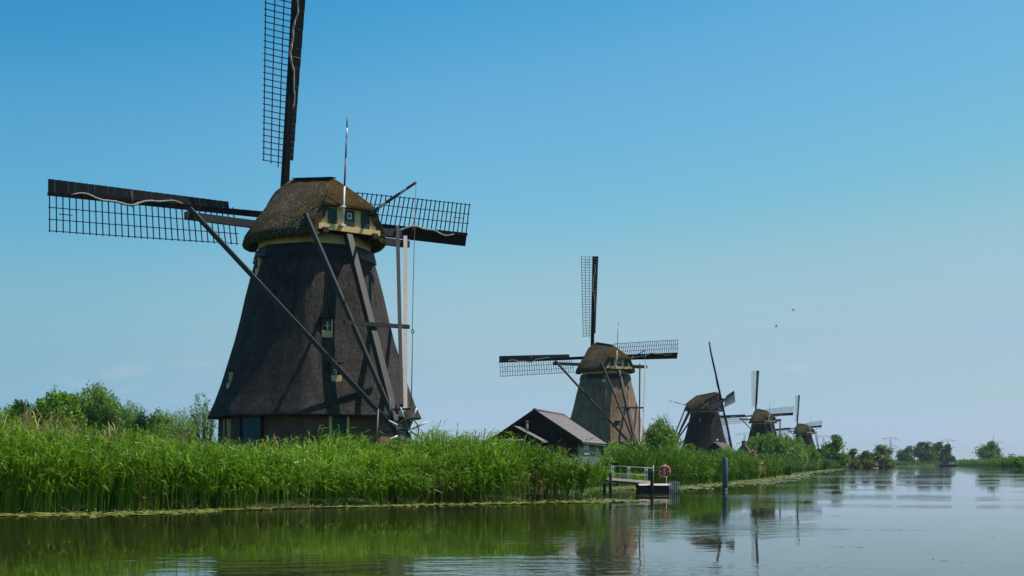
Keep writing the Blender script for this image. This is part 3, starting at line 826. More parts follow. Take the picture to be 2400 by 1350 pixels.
# ------------------------------------------------------------------ shed behind the reeds
def shed():
    Y0 = 85.0
    root = empty('shed', (mill_xy(1255, Y0), Y0, 0.3), rad(-15), 'low black wooden shed with a brown tiled roof between the two nearest windmills', 'shed')
    hw, ln, ez, rz_ = 3.05, 8.6, 3.05, 5.05
    g = MB(); g.prism([(-hw + .1, 0, -0.5), (hw - .1, 0, -0.5), (hw - .1, 0, ez), (0, 0, rz_ - 0.05), (-hw + .1, 0, ez)], (0, 0.12, 0))
    g.build('gable_wall', M['darkwood'], root)
    for i in range(14):
        x = -2.8 + 0.43 * i
        zt = rz_ - 0.12 - abs(x) * (rz_ - ez) / hw
        MB().box(x - 0.012, x + 0.012, -0.03, -0.003, -0.4, zt - 0.05).build('cover_strip', M['darkwood'], root)
    MB().box(-hw + .1, -hw + .2, 0.125, ln, -0.5, ez).build('side_wall', M['darkwood'], root)
    sw = MB().box(hw - .2, hw - .1, 0.125, ln, -0.5, ez).build('side_wall', M['bluewood'], root)
    for i in range(16):
        z0 = -0.45 + 0.215 * i
        MB().beam((hw - 0.075, 0.02, z0 + 0.105), (hw - 0.075, ln, z0 + 0.105), 0.045, 0.205).build('wall_board', M['bluewood'], sw)
    MB().prism([(-hw + .2, ln - .13, -0.5), (hw - .2, ln - .13, -0.5), (hw - .2, ln - .13, ez), (0, ln - .13, rz_ - 0.1), (-hw + .2, ln - .13, ez)], (0, 0.1, 0)).build('gable_wall', M['darkwood'], root)
    wf = MB()
    yc, zc = 2.6, 2.55
    for a, b in (((yc - .9), (yc - .82)), ((yc + .82), (yc + .9)), ((yc - .04), (yc + .04))): wf.box(hw - 0.05, hw + 0.02, a, b, zc - 0.4, zc + 0.3)
    wf.box(hw - 0.05, hw + 0.02, yc - .9, yc + .9, zc + 0.3, zc + 0.38).box(hw - 0.05, hw + 0.04, yc - .95, yc + .95, zc - 0.48, zc - 0.4)
    w = wf.build('window', M['white'], root)
    MB().box(hw - 0.049, hw - 0.02, yc - .82, yc + .82, zc - 0.4, zc + 0.3).build('pane', M['glass'], w)
    sl = (rz_ - ez) / hw
    for sg in (-1, 1):
        base = MB().prism([(sg * 0.02, -0.35, rz_ + 0.0), (sg * (hw + 0.25), -0.35, ez - 0.25 * sl), (sg * (hw + 0.25), -0.35, ez - 0.25 * sl - 0.10), (sg * 0.02, -0.35, rz_ - 0.10)], (0, ln + 0.6, 0)).build('roof', M['darkwood'], root)
        n = 10
        L_ = (hw + 0.25)
        for i in range(n):
            x0 = L_ * i / n; x1 = L_ * (i + 1) / n + 0.04
            p = [(sg * x0, -0.30, rz_ - x0 * sl + 0.02), (sg * x1, -0.30, rz_ - x1 * sl + 0.055), (sg * x1, -0.30, rz_ - x1 * sl + 0.004), (sg * x0, -0.30, rz_ - x0 * sl + 0.003)]
            MB().prism(p, (0, ln + 0.5, 0)).build('tile_row', M['roof'], base)
        MB().prism([(sg * 0.0, -0.42, rz_ + 0.10), (sg * (hw + 0.33), -0.42, ez - 0.33 * sl + 0.10), (sg * (hw + 0.33), -0.42, ez - 0.33 * sl - 0.22), (sg * 0.0, -0.42, rz_ - 0.24)], (0, 0.06, 0)).build('barge_board', M['darkwood'], root)
        MB().prism([(sg * 0.0, ln + 0.25, rz_ + 0.10), (sg * (hw + 0.33), ln + 0.25, ez - 0.33 * sl + 0.10), (sg * (hw + 0.33), ln + 0.25, ez - 0.33 * sl - 0.1), (sg * 0.0, ln + 0.25, rz_ - 0.10)], (0, 0.06, 0)).build('barge_board', M['darkwood'], root)
    MB().tube([(0, -0.4, rz_ + 0.06), (0, ln + 0.25, rz_ + 0.06)], 0.10, 8).build('ridge_tile', M['roof'], root)
    MB().tube([(hw + 0.30, -0.3, ez - 0.30), (hw + 0.30, ln + 0.2, ez - 0.34)], 0.07, 8).build('gutter', M['darkwood'], root)
    MB().tube([(hw + 0.0, ln - 0.1, ez - 0.32), (hw + 0.0, ln - 0.1, -0.4)], 0.05, 8).build('downpipe', M['darkwood'], root)
    # porch
    cx, y0 = -0.95, -2.2
    pr = MB().prism([(cx - 1.7, y0 + .1, -0.4), (cx + 1.7, y0 + .1, -0.4), (cx + 1.7, y0 + .1, 2.92), (cx, y0 + .1, 3.78), (cx - 1.7, y0 + .1, 2.92)], (0, 1.9, 0)).build('porch', M['darkwood'], root)
    for sg in (-1, 1):
        MB().prism([(cx, y0 - .2, 3.95), (cx + sg * 1.95, y0 - .2, 2.93), (cx + sg * 1.95, y0 - .2, 2.82), (cx, y0 - .2, 3.80)], (0, 2.15, 0)).build('porch_roof', M['roof'], pr)
        MB().prism([(cx, y0 - .24, 3.97), (cx + sg * 2.0, y0 - .24, 2.92), (cx + sg * 2.0, y0 - .24, 2.68), (cx, y0 - .24, 3.72)], (0, 0.035, 0)).build('porch_trim', M['darkwood'], pr)
    fp = MB(); fp.tube([(cx + 0.65, -1.2, 3.3), (cx + 0.65, -1.2, 4.25)], 0.10, 10).tube([(cx + 0.65, -1.2, 4.25), (cx + 0.65, -1.2, 4.32)], 0.17, 10, 0.05)
    fp.build('flue_pipe', M['propblue'], root)
shed()

def railing(label, p0, p1, n, h, m, r=0.035, group=None, mids=1, name='railing', cat='railing'):
    p0, p1 = Vector(p0), Vector(p1)
    root = empty(name, p0, 0, label, cat, group)
    d = p1 - p0
    MB().tube([(0, 0, 0), d], r, 6).build('top_rail', M[m], root)
    for k in range(mids):
        o = Vector((0, 0, -h * (k + 1) / (mids + 1)))
        MB().tube([o, d + o], r * 0.85, 6).build('mid_rail', M[m], root)
    for i in range(n):
        q = d * ((i + 0.5) / n if n > 3 else i / max(1, n - 1))
        MB().tube([q + Vector((0, 0, -h)), q + Vector((0, 0, -r))], r, 6).build('post', M[m], root)
    return root
a_, b_ = at(1103, 1034, 79), at(1226, 1031, 79)
railing('pale wooden handrail above the reeds in front of the black shed', a_, b_, 7, 2.6, 'railwood', 0.04, mids=1)

# ------------------------------------------------------------------ landing stage
def jetty():
    p0, p1 = at(1424, 1123, 76), at(1525, 1131, 74)
    root = empty('gangway', p0, 0, 'sloping wooden gangway with metal handrails leading down to the landing stage', 'gangway')
    d = p1 - p0; dep = Vector((0.05, 1.2, 0))
    for off, m in ((0, 'post'), (1.2, 'post')):
        o = Vector((0, off, -0.10)); MB().beam(o, d + o, 0.08, 0.11).build('side_beam', M[m], root)
    n = 18
    for i in range(n):
        q0 = d * (i / n) + d.normalized() * 0.012; q1 = d * ((i + 1) / n) - d.normalized() * 0.012
        c = (q0 + q1) / 2 + Vector((0, 0.6, 0.0)); l = (q1 - q0).length
        MB().beam(c - Vector((0, 0.68, 0)), c + Vector((0, 0.68, 0)), l, 0.05).build('plank', M['jetty'], root)
    MB().rings([[o_ + Vector((0, y_, z_)) for y_, z_ in ((-0.052, 0.10), (-0.19, -0.05), (-0.17, -0.075), (-0.052, -0.03))] for o_ in (Vector((0, 0, 0)), d)], True, True, True, False).build('sun_tilted_edge_board', M['lit_edge_wood'], root)  # section tilted to catch the sun, giving the gangway a bright edge
    for off in (0.0, 1.15):
        hr = MB(); t0 = Vector((0.10, off, 0.84)); t1 = d + Vector((0.15, off, 0.86)); hr.tube([t0, t1], 0.021, 8)
        hr_o = hr.build('handrail', M['steel'], root)
        m0 = d * 0.12 + Vector((0, off, 0.40)); m1 = d * 0.93 + Vector((0, off, 0.42))
        MB().tube([m0, m1], 0.016, 8).build('mid_rail', M['steel'], hr_o)
        for t in (0.13, 0.52, 0.92):
            q = d * t + Vector((0, off, 0))
            MB().tube([q + Vector((0, 0, -0.1)), q + Vector((0, 0, 0.84))], 0.017, 8).build('rail_post', M['steel'], hr_o)
    # stage
    c0 = at(1500, 1135, 73.2)
    st = empty('landing_stage', (c0.x, c0.y, 0), 0, 'small dark floating landing stage with a plank deck at the reed edge', 'jetty')
    MB().box(0, 1.75, 0, 2.4, -0.3, 0.30).build('float', M['post'], st)
    for i in range(9): MB().box(-0.05, 1.80, 0.27 * i - 0.02, 0.27 * i + 0.235, 0.44, 0.49).build('deck_plank', M['jetty'], st)
    for y in (0.04, 1.2, 2.3): MB().box(-0.02, 1.77, y - 0.05, y + 0.05, 0.302, 0.438).build('joist', M['post'], st)
    MB().rings([[Vector((x_, y_, z_)) for y_, z_ in ((-0.03, 0.53), (-0.13, 0.42), (-0.11, 0.40), (-0.03, 0.46))] for x_ in (-0.08, 1.83)], True, True, True, False).build('sun_tilted_edge_board', M['lit_edge_wood'], st)  # tilted pale strip added for the bright sunlit line along the deck
    # shore beams behind the gangway
    b0, b1 = at(1412, 1128, 78.5), at(1470, 1119, 80)
    sb = empty('quay_wall', (b0.x, b0.y, 0), 0, 'low dark timber quay edge at the landward end of the gangway', 'quay')
    dq = Vector((b1.x - b0.x, b1.y - b0.y, 0))
    for k in range(2): MB().beam(Vector((0, 0, 0.50 + 0.17 * k)), dq + Vector((0, 0, 0.62 + 0.17 * k)), 0.09, 0.155).build('plank', M['post'], sb)
    # mooring posts
    lab = ['leftmost thick dark mooring post, at the foot of the gangway', 'thick dark mooring post just right of the leftmost one by the gangway', 'dark mooring post where the gangway meets the landing stage']
    for (px, py, Y), l, r in zip(((1417, 1107, 74.5), (1430.5, 1107, 74.2), (1528, 1102, 73.0)), lab, (0.095, 0.10, 0.10)):
        p = at(px, py, Y)
        o = empty('mooring_post', (p.x, p.y, 0), 0, l, 'post', 'mooring posts of the landing stage')
        MB().tube([(0, 0, -0.8), (0, 0, p.z - 0.05), (0, 0, p.z)], [r, r * 0.97, r * 0.8], 10).build('post', M['post'], o)
        MB().tube([(0, 0, p.z - 0.22), (0, 0, p.z - 0.16)], r * 1.08, 10).build('band', M['tar'], o)
    p = at(1531.5, 1090, 73.1)
    tag(MB().tube([(p.x, p.y, 0.2), (p.x, p.y, p.z)], 0.022, 6).build('pole', M['steel']), 'thin pale pole standing beside the post at the gangway end', 'pole')
    # lifebuoy on its post
    c = at(1558, 1104, 73.6)
    po = empty('lifebuoy_stand', (c.x, c.y, 0.45), 0, 'short post with a grey holder board behind the red lifebuoy', 'stand')
    MB().box(-0.07, 0.07, 0.10, 0.22, 0, 1.0).build('post', M['post'], po)
    MB().prism([(-0.05, 0.06, 0.45), (0.05, 0.06, 0.45), (0.075, 0.06, 0.85), (0.06, 0.06, 0.98), (0, 0.06, 1.02), (-0.06, 0.06, 0.98), (-0.075, 0.06, 0.85)], (0, 0.035, 0)).build('holder_board', M['steel'], po)
    MB().tube([(0.11, 0.12, 0), (0.11, 0.12, 0.5)], 0.02, 6).build('conduit', M['white'], po)
    lb = empty('lifebuoy', (c.x, c.y, c.z), 0, 'red and white ring lifebuoy hanging on the stand of the landing stage', 'lifebuoy')
    for k in range(4):
        a0 = pi / 4 + k * pi / 2 - pi / 4
        MB().torus((0, 0, 0), 0.265, 0.068, (0, -1, 0), 10, 10, a0 + 0.06, a0 + pi / 2 - 0.06).build('ring_segment', M['lifered'], lb)
        MB().torus((0, 0, 0), 0.265, 0.071, (0, -1, 0), 3, 10, a0 - 0.055, a0 + 0.055).build('white_band', M['white'], lb)
    rp = []
    for i in range(33):
        a = 2 * pi * i / 32; r = 0.345 - 0.012 + 0.025 * abs(sin(2 * a))
        rp.append((r * cos(a), -0.02, r * sin(a)))
    MB().tube(rp, 0.012, 5).build('grab_line', M['white'], lb)
    # fender piles
    for i, px in enumerate((1568.5, 1573, 1577.5, 1582, 1586.5, 1591)):
        pp = at(px, 1127 + (i % 2) * 1.5, 72.6 + 0.25 * i)
        tag(MB().tube([(pp.x, pp.y, -0.7), (pp.x, pp.y, pp.z)], 0.034, 8).build('fender_pile', M['steelblue']), ['nearest the deck', 'second from the deck', 'third from the deck', 'fourth from the deck', 'fifth from the deck', 'outermost'][i] + ' of the slim blue-grey fender piles beside the landing stage', 'pile', 'fender piles at the end of the landing stage')
    h0 = at(1580, 1127, 73.8)
    hp = [(h0.x, h0.y, 0.2)]; zt = 1.7 - 26 * 73.8 / F
    for k in range(9):
        a = pi - pi * k / 8; hp.append((h0.x + 0.06 + 0.06 * cos(a), h0.y, zt + 0.06 * sin(a)))
    hp.append((h0.x + 0.12, h0.y, 0.2))
    tag(MB().tube(hp, 0.022, 6).build('boarding_hoop', M['steelblue']), 'small blue bent pipe hoop behind the fender piles', 'hoop')
    # dark bench on the bank
    p = at(1430, 1090, 84)
    be = empty('bench', (p.x, p.y, ground(p.x, p.y)), 0, 'long dark bench on the bank above the gangway', 'bench')
    z = p.z - be.location.z
    for k in range(3): MB().box(-0.55, 0.6, -0.3 + 0.2 * k, -0.12 + 0.2 * k, z - 0.06, z).build('seat_plank', M['tar'], be)
    for x in (-0.45, 0.5): MB().box(x - 0.05, x + 0.05, -0.28, 0.28, -0.1, z - 0.062).build('leg', M['tar'], be)
    MB().beam((-0.5, 0.36, z + 0.06), (0.55, 0.36, z + 0.06), 0.05, 0.18).build('backrest', M['tar'], be)
M['algae'] = surf('algae_film', (0.016, 0.030, 0.018), (0.045, 0.070, 0.045), 6, (3, 3, 1), 0.6)
M['lit_edge_wood'] = surf('sunlit_edge_wood', (0.62, 0.47, 0.38), (0.80, 0.66, 0.56), 3, (1, 4, 4), 0.7)  # paled so the deck edges look sunlit, the brightness is in the colour
M['steelblue'] = surf('painted_blue_grey_steel', (0.05, 0.070, 0.095), (0.10, 0.135, 0.17), 5, None, 0.6, 0, None, 0.2)
jetty()
p = at(1699.5, 1073, 78)
bp_ = empty('mooring_pole', (p.x, p.y, 0), 0, 'tall plain blue mooring pole standing in the open water', 'pole')
MB().tube([(0, 0, -1.5), (0, 0, p.z - 0.02), (0, 0, p.z)], [0.168, 0.168, 0.155], 20).build('pole', M['polebl'], bp_)
MB().tube([(0, 0, -0.3), (0, 0, 0.16)], 0.171, 20).build('algae_band', M['algae'], bp_)

# ------------------------------------------------------------------ buildings under the third mill
def barn():
    Y0 = 235.0
    p = at(1674, 1035.5, Y0)
    root = empty('thatched_barn', (p.x, p.y, 1.4), rad(-22), 'low barn with a rounded grey thatched roof in front of the side-on windmill', 'barn')
    H = p.z - 1.4
    prof = [(3.75, 1.15), (3.0, 1.9), (2.1, 2.75), (1.2, 3.65), (0.55, 4.2), (0.0, H)]
    full = [(-x, z) for x, z in prof] + [(x, z) for x, z in prof[-2::-1]]
    full = [(x, z) for x, z in full]
    def ringp(y, s=1, dz=0): return [(x * s, y, z + dz) for x, z in full]
    MB().rings([ringp(-0.6, 0.985, -0.05), ringp(-0.5), ringp(4.5), ringp(9.0)], False).rings([ringp(9.0), ringp(9.0, 0.9, -0.35)], False).rings([ringp(-0.6, 0.985, -0.05), ringp(-0.5, 0.90, -0.32)], False).build('thatched_roof', M['barn_thatch'], root)
    MB().prism([(-3.2, 0, -0.5), (3.2, 0, -0.5), (3.2, 0, 1.4), (0, 0, H - 0.5), (-3.2, 0, 1.4)], (0, 8.6, 0)).build('wall', M['darkwood'], root)
    MB().ball((0.5, 0.3, H + 0.28), 0.23, 12, 8).build('roof_glint_ball', M['white'], root)  # white ball added to stand for a sun glint on the roof
    p = at(1742, 1040, 242)
    r2 = empty('cottage', (p.x, p.y, 1.4), rad(-14), 'grey gabled cottage with a brick chimney beside the thatched barn', 'cottage')
    H = p.z - 1.4
    MB().prism([(-1.9, 0, -0.5), (1.9, 0, -0.5), (1.9, 0, 1.9), (0, 0, H), (-1.9, 0, 1.9)], (0, 5, 0)).build('wall', M['greywall'], r2)
    for sg in (-1, 1): MB().prism([(0, -0.15, H + 0.10), (sg * 2.15, -0.15, 1.75), (sg * 2.15, -0.15, 1.60), (0, -0.15, H - 0.02)], (0, 5.3, 0)).build('roof', M['redtile'], r2)
    MB().box(-0.32, 0.32, 0.35, 1.0, H - 0.5, H + 0.62).build('chimney', M['brickflat'], r2)
M['greywall'] = surf('grey_gable', (0.085, 0.095, 0.11), (0.13, 0.145, 0.16), 2)
M['redtile'] = surf('brown_roof_tile', (0.09, 0.055, 0.042), (0.15, 0.095, 0.07), 4, (1, 1, 4))
M['brickflat'] = surf('chimney_brick', (0.16, 0.08, 0.05), (0.25, 0.13, 0.085), 6)
barn()
railing('low white rail in front of the side-on windmill', at(1604, 1064, 215), at(1635, 1064.5, 215), 3, 0.8, 'white', 0.05, mids=0)

# ------------------------------------------------------------------ pylons and lines
def pylon_meshes():
    H = 60.0
    d = {}
    m = MB()
    w = lambda z: 3.3 - 2.1 * min(1, z / 40)
    for sx in (-1, 1):
        for sy in (-1, 1):
            m.tube([(sx * w(z), sy * w(z), z) for z in (0, 20, 40, H - 4)], 0.26, 4)
    for k in range(12):
        z0, z1 = k * 4.6, (k + 1) * 4.6
        for s_ in (-1, 1):
            m.tube([(-w(z0), s_ * w(z0), z0), (w(z1), s_ * w(z1), z1)], 0.15, 3).tube([(w(z0), s_ * w(z0), z0), (-w(z1), s_ * w(z1), z1)], 0.15, 3)
    d['mast'] = m.mesh('mast', M['pylon'])
    arms = []
    for zz, hw, rise in ((H - 4, 18.5, 4.0), (H - 21, 17.5, 4.0)):
        a = MB()
        for s_ in (-1, 1):
            a.tube([(-hw, 0, zz), (hw, 0, zz)], 0.24, 4) if s_ == 1 else None
            a.tube([(0, 0, zz + rise), (s_ * hw, 0, zz + 0.2)], 0.22, 4)
            for k in range(4):
                x0 = hw * k / 4; x1 = hw * (k + 0.5) / 4
                a.tube([(s_ * x0, 0, zz), (s_ * x1, 0, zz + rise * (1 - x1 / hw))], 0.13, 3).tube([(s_ * x1, 0, zz + rise * (1 - x1 / hw)), (s_ * hw * (k + 1) / 4, 0, zz)], 0.13, 3)
        arms.append(a.mesh('cross_arm', M['pylon']))
    d['arms'] = arms
    ins = MB()
    for zz, hw in ((H - 4, 18.5), (H - 21, 17.5)):
        for x in (-hw, -hw * 0.62, hw * 0.62, hw):
            ins.tube([(x - 1.2, 0, zz), (x, 0, zz - 5)], 0.16, 3).tube([(x + 1.2, 0, zz), (x, 0, zz - 5)], 0.16, 3)
    d['ins'] = ins.mesh('insulators', M['pylon'])
    return d
pm = pylon_meshes()
P0, DP = Vector((436, 2320, 0)), Vector((201.5, 211, 0))
ang = math.atan2(DP.y, DP.x) + pi / 2
pos = []
PL = {-3: 'pylon in the row of pylons, hidden behind the nearest windmill', -2: 'pylon in the row, hidden behind the black shed', -1: 'pylon in the row, behind the second windmill from the left',
      0: 'lattice pylon seen between the side-on windmill and the half-hidden one', 1: 'lattice pylon just right of the smallest windmill in the row', 2: 'lattice pylon above the olive bushes, middle of the open horizon',
      3: 'lattice pylon rising behind the large dark tree group', 4: 'faint lattice pylon beside the lone far tree', 5: 'last faint lattice pylon at the right'}
for k in range(-3, 6):
    q = P0 + DP * k; pos.append(q)
    o = empty('pylon', (q.x, q.y, 1.0), ang, PL[k], 'pylon', 'row of lattice power pylons on the horizon')
    link('mast', pm['mast'], o); tag(link('insulators', pm['ins'], o), kind='stuff')
    for me in pm['arms']: link('cross_arm', me, o)
ex = Vector((cos(ang), sin(ang), 0))
WL_ = ['faint power lines in the sky between the nearest windmill and the black shed', 'power lines passing behind the brown second windmill', 'power lines behind the silvery willow and the side-on windmill',
       'power lines behind the half-hidden windmill and the smallest one of the row', 'power lines sagging above the tall dark bank tree and olive bushes', 'power lines sagging between the mid-horizon pylon and the dark tree group',
       'power lines sagging from the dark tree group towards the lone far tree', 'power lines running right from the lone far tree to the picture edge']
for k in range(len(pos) - 1):
    root = empty('power_line', (pos[k].x, pos[k].y, 1.0), 0, WL_[k], 'power line', 'power lines strung between the pylons')
    dd = pos[k + 1] - pos[k]
    for zz, hw in ((51, 18.5), (34, 17.5)):
        for x in (-hw, hw):
            pts = []
            for i in range(13):
                t = i / 12
                pts.append(dd * t + ex * x + Vector((0, 0, zz - 11 * 4 * t * (1 - t))))
            MB().tube(pts, 0.11, 3).build('wire', M['pylon'], root)

# ------------------------------------------------------------------ boats, people, birds
def person_mesh(m, sitting=False):
    b = MB()
    b.mat(0)
    prof = [(0.0, 0.13), (0.45, 0.15), (0.85, 0.20), (1.05, 0.18), (1.35, 0.22), (1.46, 0.10), (1.52, 0.06)]
    b.rings([[(r * cos(2 * pi * j / 8), 0.62 * r * sin(2 * pi * j / 8), z) for j in range(8)] for z, r in prof], True, True, False)
    for s_ in (-1, 1): b.tube([(s_ * 0.2, 0, 1.38), (s_ * 0.27, -0.06, 1.1), (s_ * 0.22, -0.24, 0.92)], 0.05, 6)
    b.mat(1); b.ball((0, 0, 1.63), 0.115, 8, 6, (0.85, 0.95, 1.1))
    return b.mesh('person', [m, M['skin']])

def tour_boat():
    c = at(2222, 1093, 780)
    root = empty('tour_boat', (c.x, c.y, 0), rad(4), 'dark sightseeing boat crowded with passengers out on the far water', 'boat')
    k = 1.0
    hl = MB()
    sec = []
    for t in np.linspace(0, 1, 9):
        x = -5.6 + 11.2 * t; w = 1.7 * (1 - max(0, (0.18 - t) / 0.18) ** 2 * 0.9) * (1 - max(0, (t - 0.9) / 0.1) * 0.25)
        sh = 1.15 + 0.35 * max(0, 0.3 - t)
        sec.append([(x, -w * 0.75, -0.3), (x, -w, 0.5), (x, -w, sh), (x, w, sh), (x, w, 0.5), (x, w * 0.75, -0.3)])
    hl.rings(sec, True, True, True, False); hl.build('hull', M['hull'], root)
    MB().box(-3.4, -0.2, -1.35, 1.35, 1.17, 3.1).build('cabin', M['boatgrey'], root)
    for i in range(4): MB().box(-3.2 + 0.75 * i, -2.65 + 0.75 * i, -1.38, -1.351, 1.9, 2.7).build('window', M['glass'], root)
    MB().box(-3.7, 0.0, -1.5, 1.5, 3.105, 3.2).build('roof', M['boatgrey'], root)
    MB().tube([(-2.6, 0, 3.2), (-2.6, 0, 6.2)], 0.06, 6).build('mast', M['steel'], root)
    for s_ in (-1, 1):
        MB().tube([(0.1, s_ * 1.55, 2.05), (5.1, s_ * 1.4, 2.05)], 0.035, 5).build('handrail', M['white'], root)
        for i in range(6): MB().tube([(0.1 + i, s_ * 1.54, 1.15), (0.1 + i, s_ * 1.54, 2.05)], 0.03, 5).build('stanchion', M['white'], root)
    MB().box(0.0, 5.2, -1.66, -1.64, 1.3, 1.42).build('stripe', M['white'], root)
    ms = [person_mesh(M['cloth_pale']), person_mesh(M['cloth_dark']), person_mesh(M['cloth_red'])]
    r = random.Random(5)
    R4 = Matrix.Rotation(rad(4), 3, 'Z')
    for i in range(11):
        loc = Vector((c.x, c.y, 0)) + R4 @ Vector((0.4 + 0.44 * i, r.uniform(-1.0, 1.0), 1.16))
        o = link('person', ms[[0, 1, 0, 2, 0, 1, 0, 0, 1, 2, 0][i]])
        o.location = loc; o.rotation_euler = (0, 0, r.uniform(-2, 2))
        tag(o, ['person in pale clothes standing on the deck of the far sightseeing boat', 'person in dark clothes standing on the deck of the far sightseeing boat', 'person in red standing on the deck of the far sightseeing boat'][[0, 1, 0, 2, 0, 1, 0, 0, 1, 2, 0][i]], 'person', 'passengers on the sightseeing boat')
tour_boat()

def small_boat(px, py, Y, ln, label, cover=None):
    c = at(px, py, Y)
    root = empty('boat', (c.x, c.y, 0), rad(3), label, 'boat')
    sec = []
    for t in np.linspace(0, 1, 7):
        x = -ln / 2 + ln * t; w = 0.16 * ln * (1 - (1 - min(1, t * 3)) ** 2 * 0.85)
        sec.append([(x, -w * 0.7, -0.2), (x, -w, 0.3), (x, -w, 0.62), (x, w, 0.62), (x, w, 0.3), (x, w * 0.7, -0.2)])
    MB().rings(sec, True, True, True, False).build('hull', M['white'] if not cover else M['boatgrey'], root)
    if cover:
        for sx in (-1, 1):
            for sy in (-1, 1): MB().tube([(sx * ln * 0.36, sy * 0.5, 0.6), (sx * ln * 0.36, sy * 0.5, 1.5)], 0.05, 5).build('post', M['white'], root)
        MB().rings([[(-ln * .44, -.8, 1.45), (ln * .44, -.8, 1.45), (ln * .44, .8, 1.45), (-ln * .44, .8, 1.45)], [(-ln * .3, -.3, 1.85), (ln * .3, -.3, 1.85), (ln * .3, .3, 1.85), (-ln * .3, .3, 1.85)]], True, True, True, False).build('canopy', M['redroof'], root)
        MB().rings([[(ln * .08, -.45, 1.86), (ln * .26, -.45, 1.86), (ln * .26, .45, 1.86), (ln * .08, .45, 1.86)], [(ln * .15, -.05, 2.3), (ln * .19, -.05, 2.3), (ln * .19, .05, 2.3), (ln * .15, .05, 2.3)]], True, True, True, False).build('canopy_peak', M['redroof'], root)
        MB().box(-ln * .4, ln * .4, -0.5, 0.5, 0.63, 1.05).build('cabin', M['redroof'], root)
    else:
        MB().rings([[(-ln * .12, -ln * .1, .63), (ln * .3, -ln * .1, .63), (ln * .3, ln * .1, .63), (-ln * .12, ln * .1, .63)], [(0, -ln * .08, 1.1), (ln * .24, -ln * .08, 1.1), (ln * .24, ln * .08, 1.1), (0, ln * .08, 1.1)]], True, True, True, False).build('cabin', M['white'], root)
small_boat(1971, 1098.5, 430, 5.6, 'moored low boat with a faded red canopy under the dark bank tree', True)
small_boat(2288, 1093.5, 760, 4.4, 'small white motor boat near the right bank far away')
c = at(2050, 1097, 480)
pb = MB(); pb.rings([[(-1.5, 0, 0.02), (-1.5, 0, 0.1)], [(-0.9, -0.36, 0.02), (-0.9, -0.36, 0.14)], [(0.9, -0.36, 0.02), (0.9, -0.36, 0.14)], [(1.6, 0, 0.05), (1.6, 0, 0.2)], [(0.9, 0.36, 0.02), (0.9, 0.36, 0.14)], [(-0.9, 0.36, 0.02), (-0.9, 0.36, 0.14)], [(-1.5, 0, 0.02), (-1.5, 0, 0.1)]], False, sm=False)
pb.poly([(-1.5, 0, 0.1), (-0.9, -0.36, 0.14), (0.9, -0.36, 0.14), (1.6, 0, 0.2), (0.9, 0.36, 0.14), (-0.9, 0.36, 0.14)])
o = pb.build('paddleboard', M['white']); o.location = (c.x, c.y, 0); tag(o, 'white paddleboard floating below the olive bushes', 'paddleboard')
o = link('person', person_mesh(M['cloth_red'])); o.location = (c.x + 0.1, c.y, 0.145); tag(o, 'person in red standing on the white paddleboard', 'person')

def bird(px, py, Y, yaw, bank, label, s=1.0):
    b = MB()
    b.rings([[(r * cos(2 * pi * j / 6), y, r * 0.8 * sin(2 * pi * j / 6)) for j in range(6)] for y, r in ((-0.30, 0.01), (-0.2, 0.05), (0, 0.085), (0.18, 0.06), (0.27, 0.05), (0.36, 0.01))], True, True, True)
    root = empty('bird', at(px, py, Y), 0, label, 'bird', 'birds flying over the canal')
    root.rotation_euler = (0, rad(bank), rad(yaw)); root.scale = (s,) * 3
    b.build('body', M['bird'], root)
    for sg in (-1, 1):
        w = MB()
        pts = [(0.05, 0.12, 0.02), (0.45, 0.16, 0.16), (0.95, -0.02, 0.02)]; pb_ = [(0.05, -0.12, 0.02), (0.45, -0.08, 0.16), (0.9, -0.07, 0.02)]
        f = lambda p, dz: (sg * p[0], p[1], p[2] + dz)
        w.rings([[f(a, .012), f(b_, .012), f(b_, -.012), f(a, -.012)] for a, b_ in zip(pts, pb_)], True, True, True, False)
        w.build('wing', M['bird'], root)
    t = MB(); t.prism([(-0.03, -0.28, 0), (0.03, -0.28, 0), (0.10, -0.5, 0), (-0.10, -0.5, 0)], (0, 0, 0.012)); t.build('tail', M['bird'], root)
bird(1859, 727, 230, 75, -22, 'upper right one of the two dark birds in the open sky', 0.95)
bird(1819.5, 764.5, 230, 70, -24, 'lower left one of the two dark birds in the open sky', 0.92)
bird(1041, 1010, 300, 20, 4, 'tiny bird low in the sky left of the black shed', 0.6)
bird(2012, 1012, 300, 60, 10, 'tiny bird low in the sky above the far bushes', 0.5)

# ------------------------------------------------------------------ vegetation
def leaf_quads(P, D, l, w, rg, flat=0.0):
    """rhombic leaves at P pointing along D"""
    n = len(P)
    D = D / np.maximum(np.linalg.norm(D, axis=1, keepdims=True), 1e-6)
    R = rg.normal(size=(n, 3)); S_ = np.cross(D, R); S_ /= np.maximum(np.linalg.norm(S_, axis=1, keepdims=True), 1e-6)
    l = np.asarray(l).reshape(-1, 1) * rg.uniform(0.65, 1.3, (n, 1)); w = np.asarray(w).reshape(-1, 1) * rg.uniform(0.7, 1.25, (n, 1))
    V = np.stack([P - D * l * 0.5, P + S_ * w * 0.5 + D * l * 0.02, P + D * l * 0.5, P - S_ * w * 0.5 + D * l * 0.02], 1)
    Q = np.arange(n * 4).reshape(n, 4)
    return V.reshape(-1, 3), Q

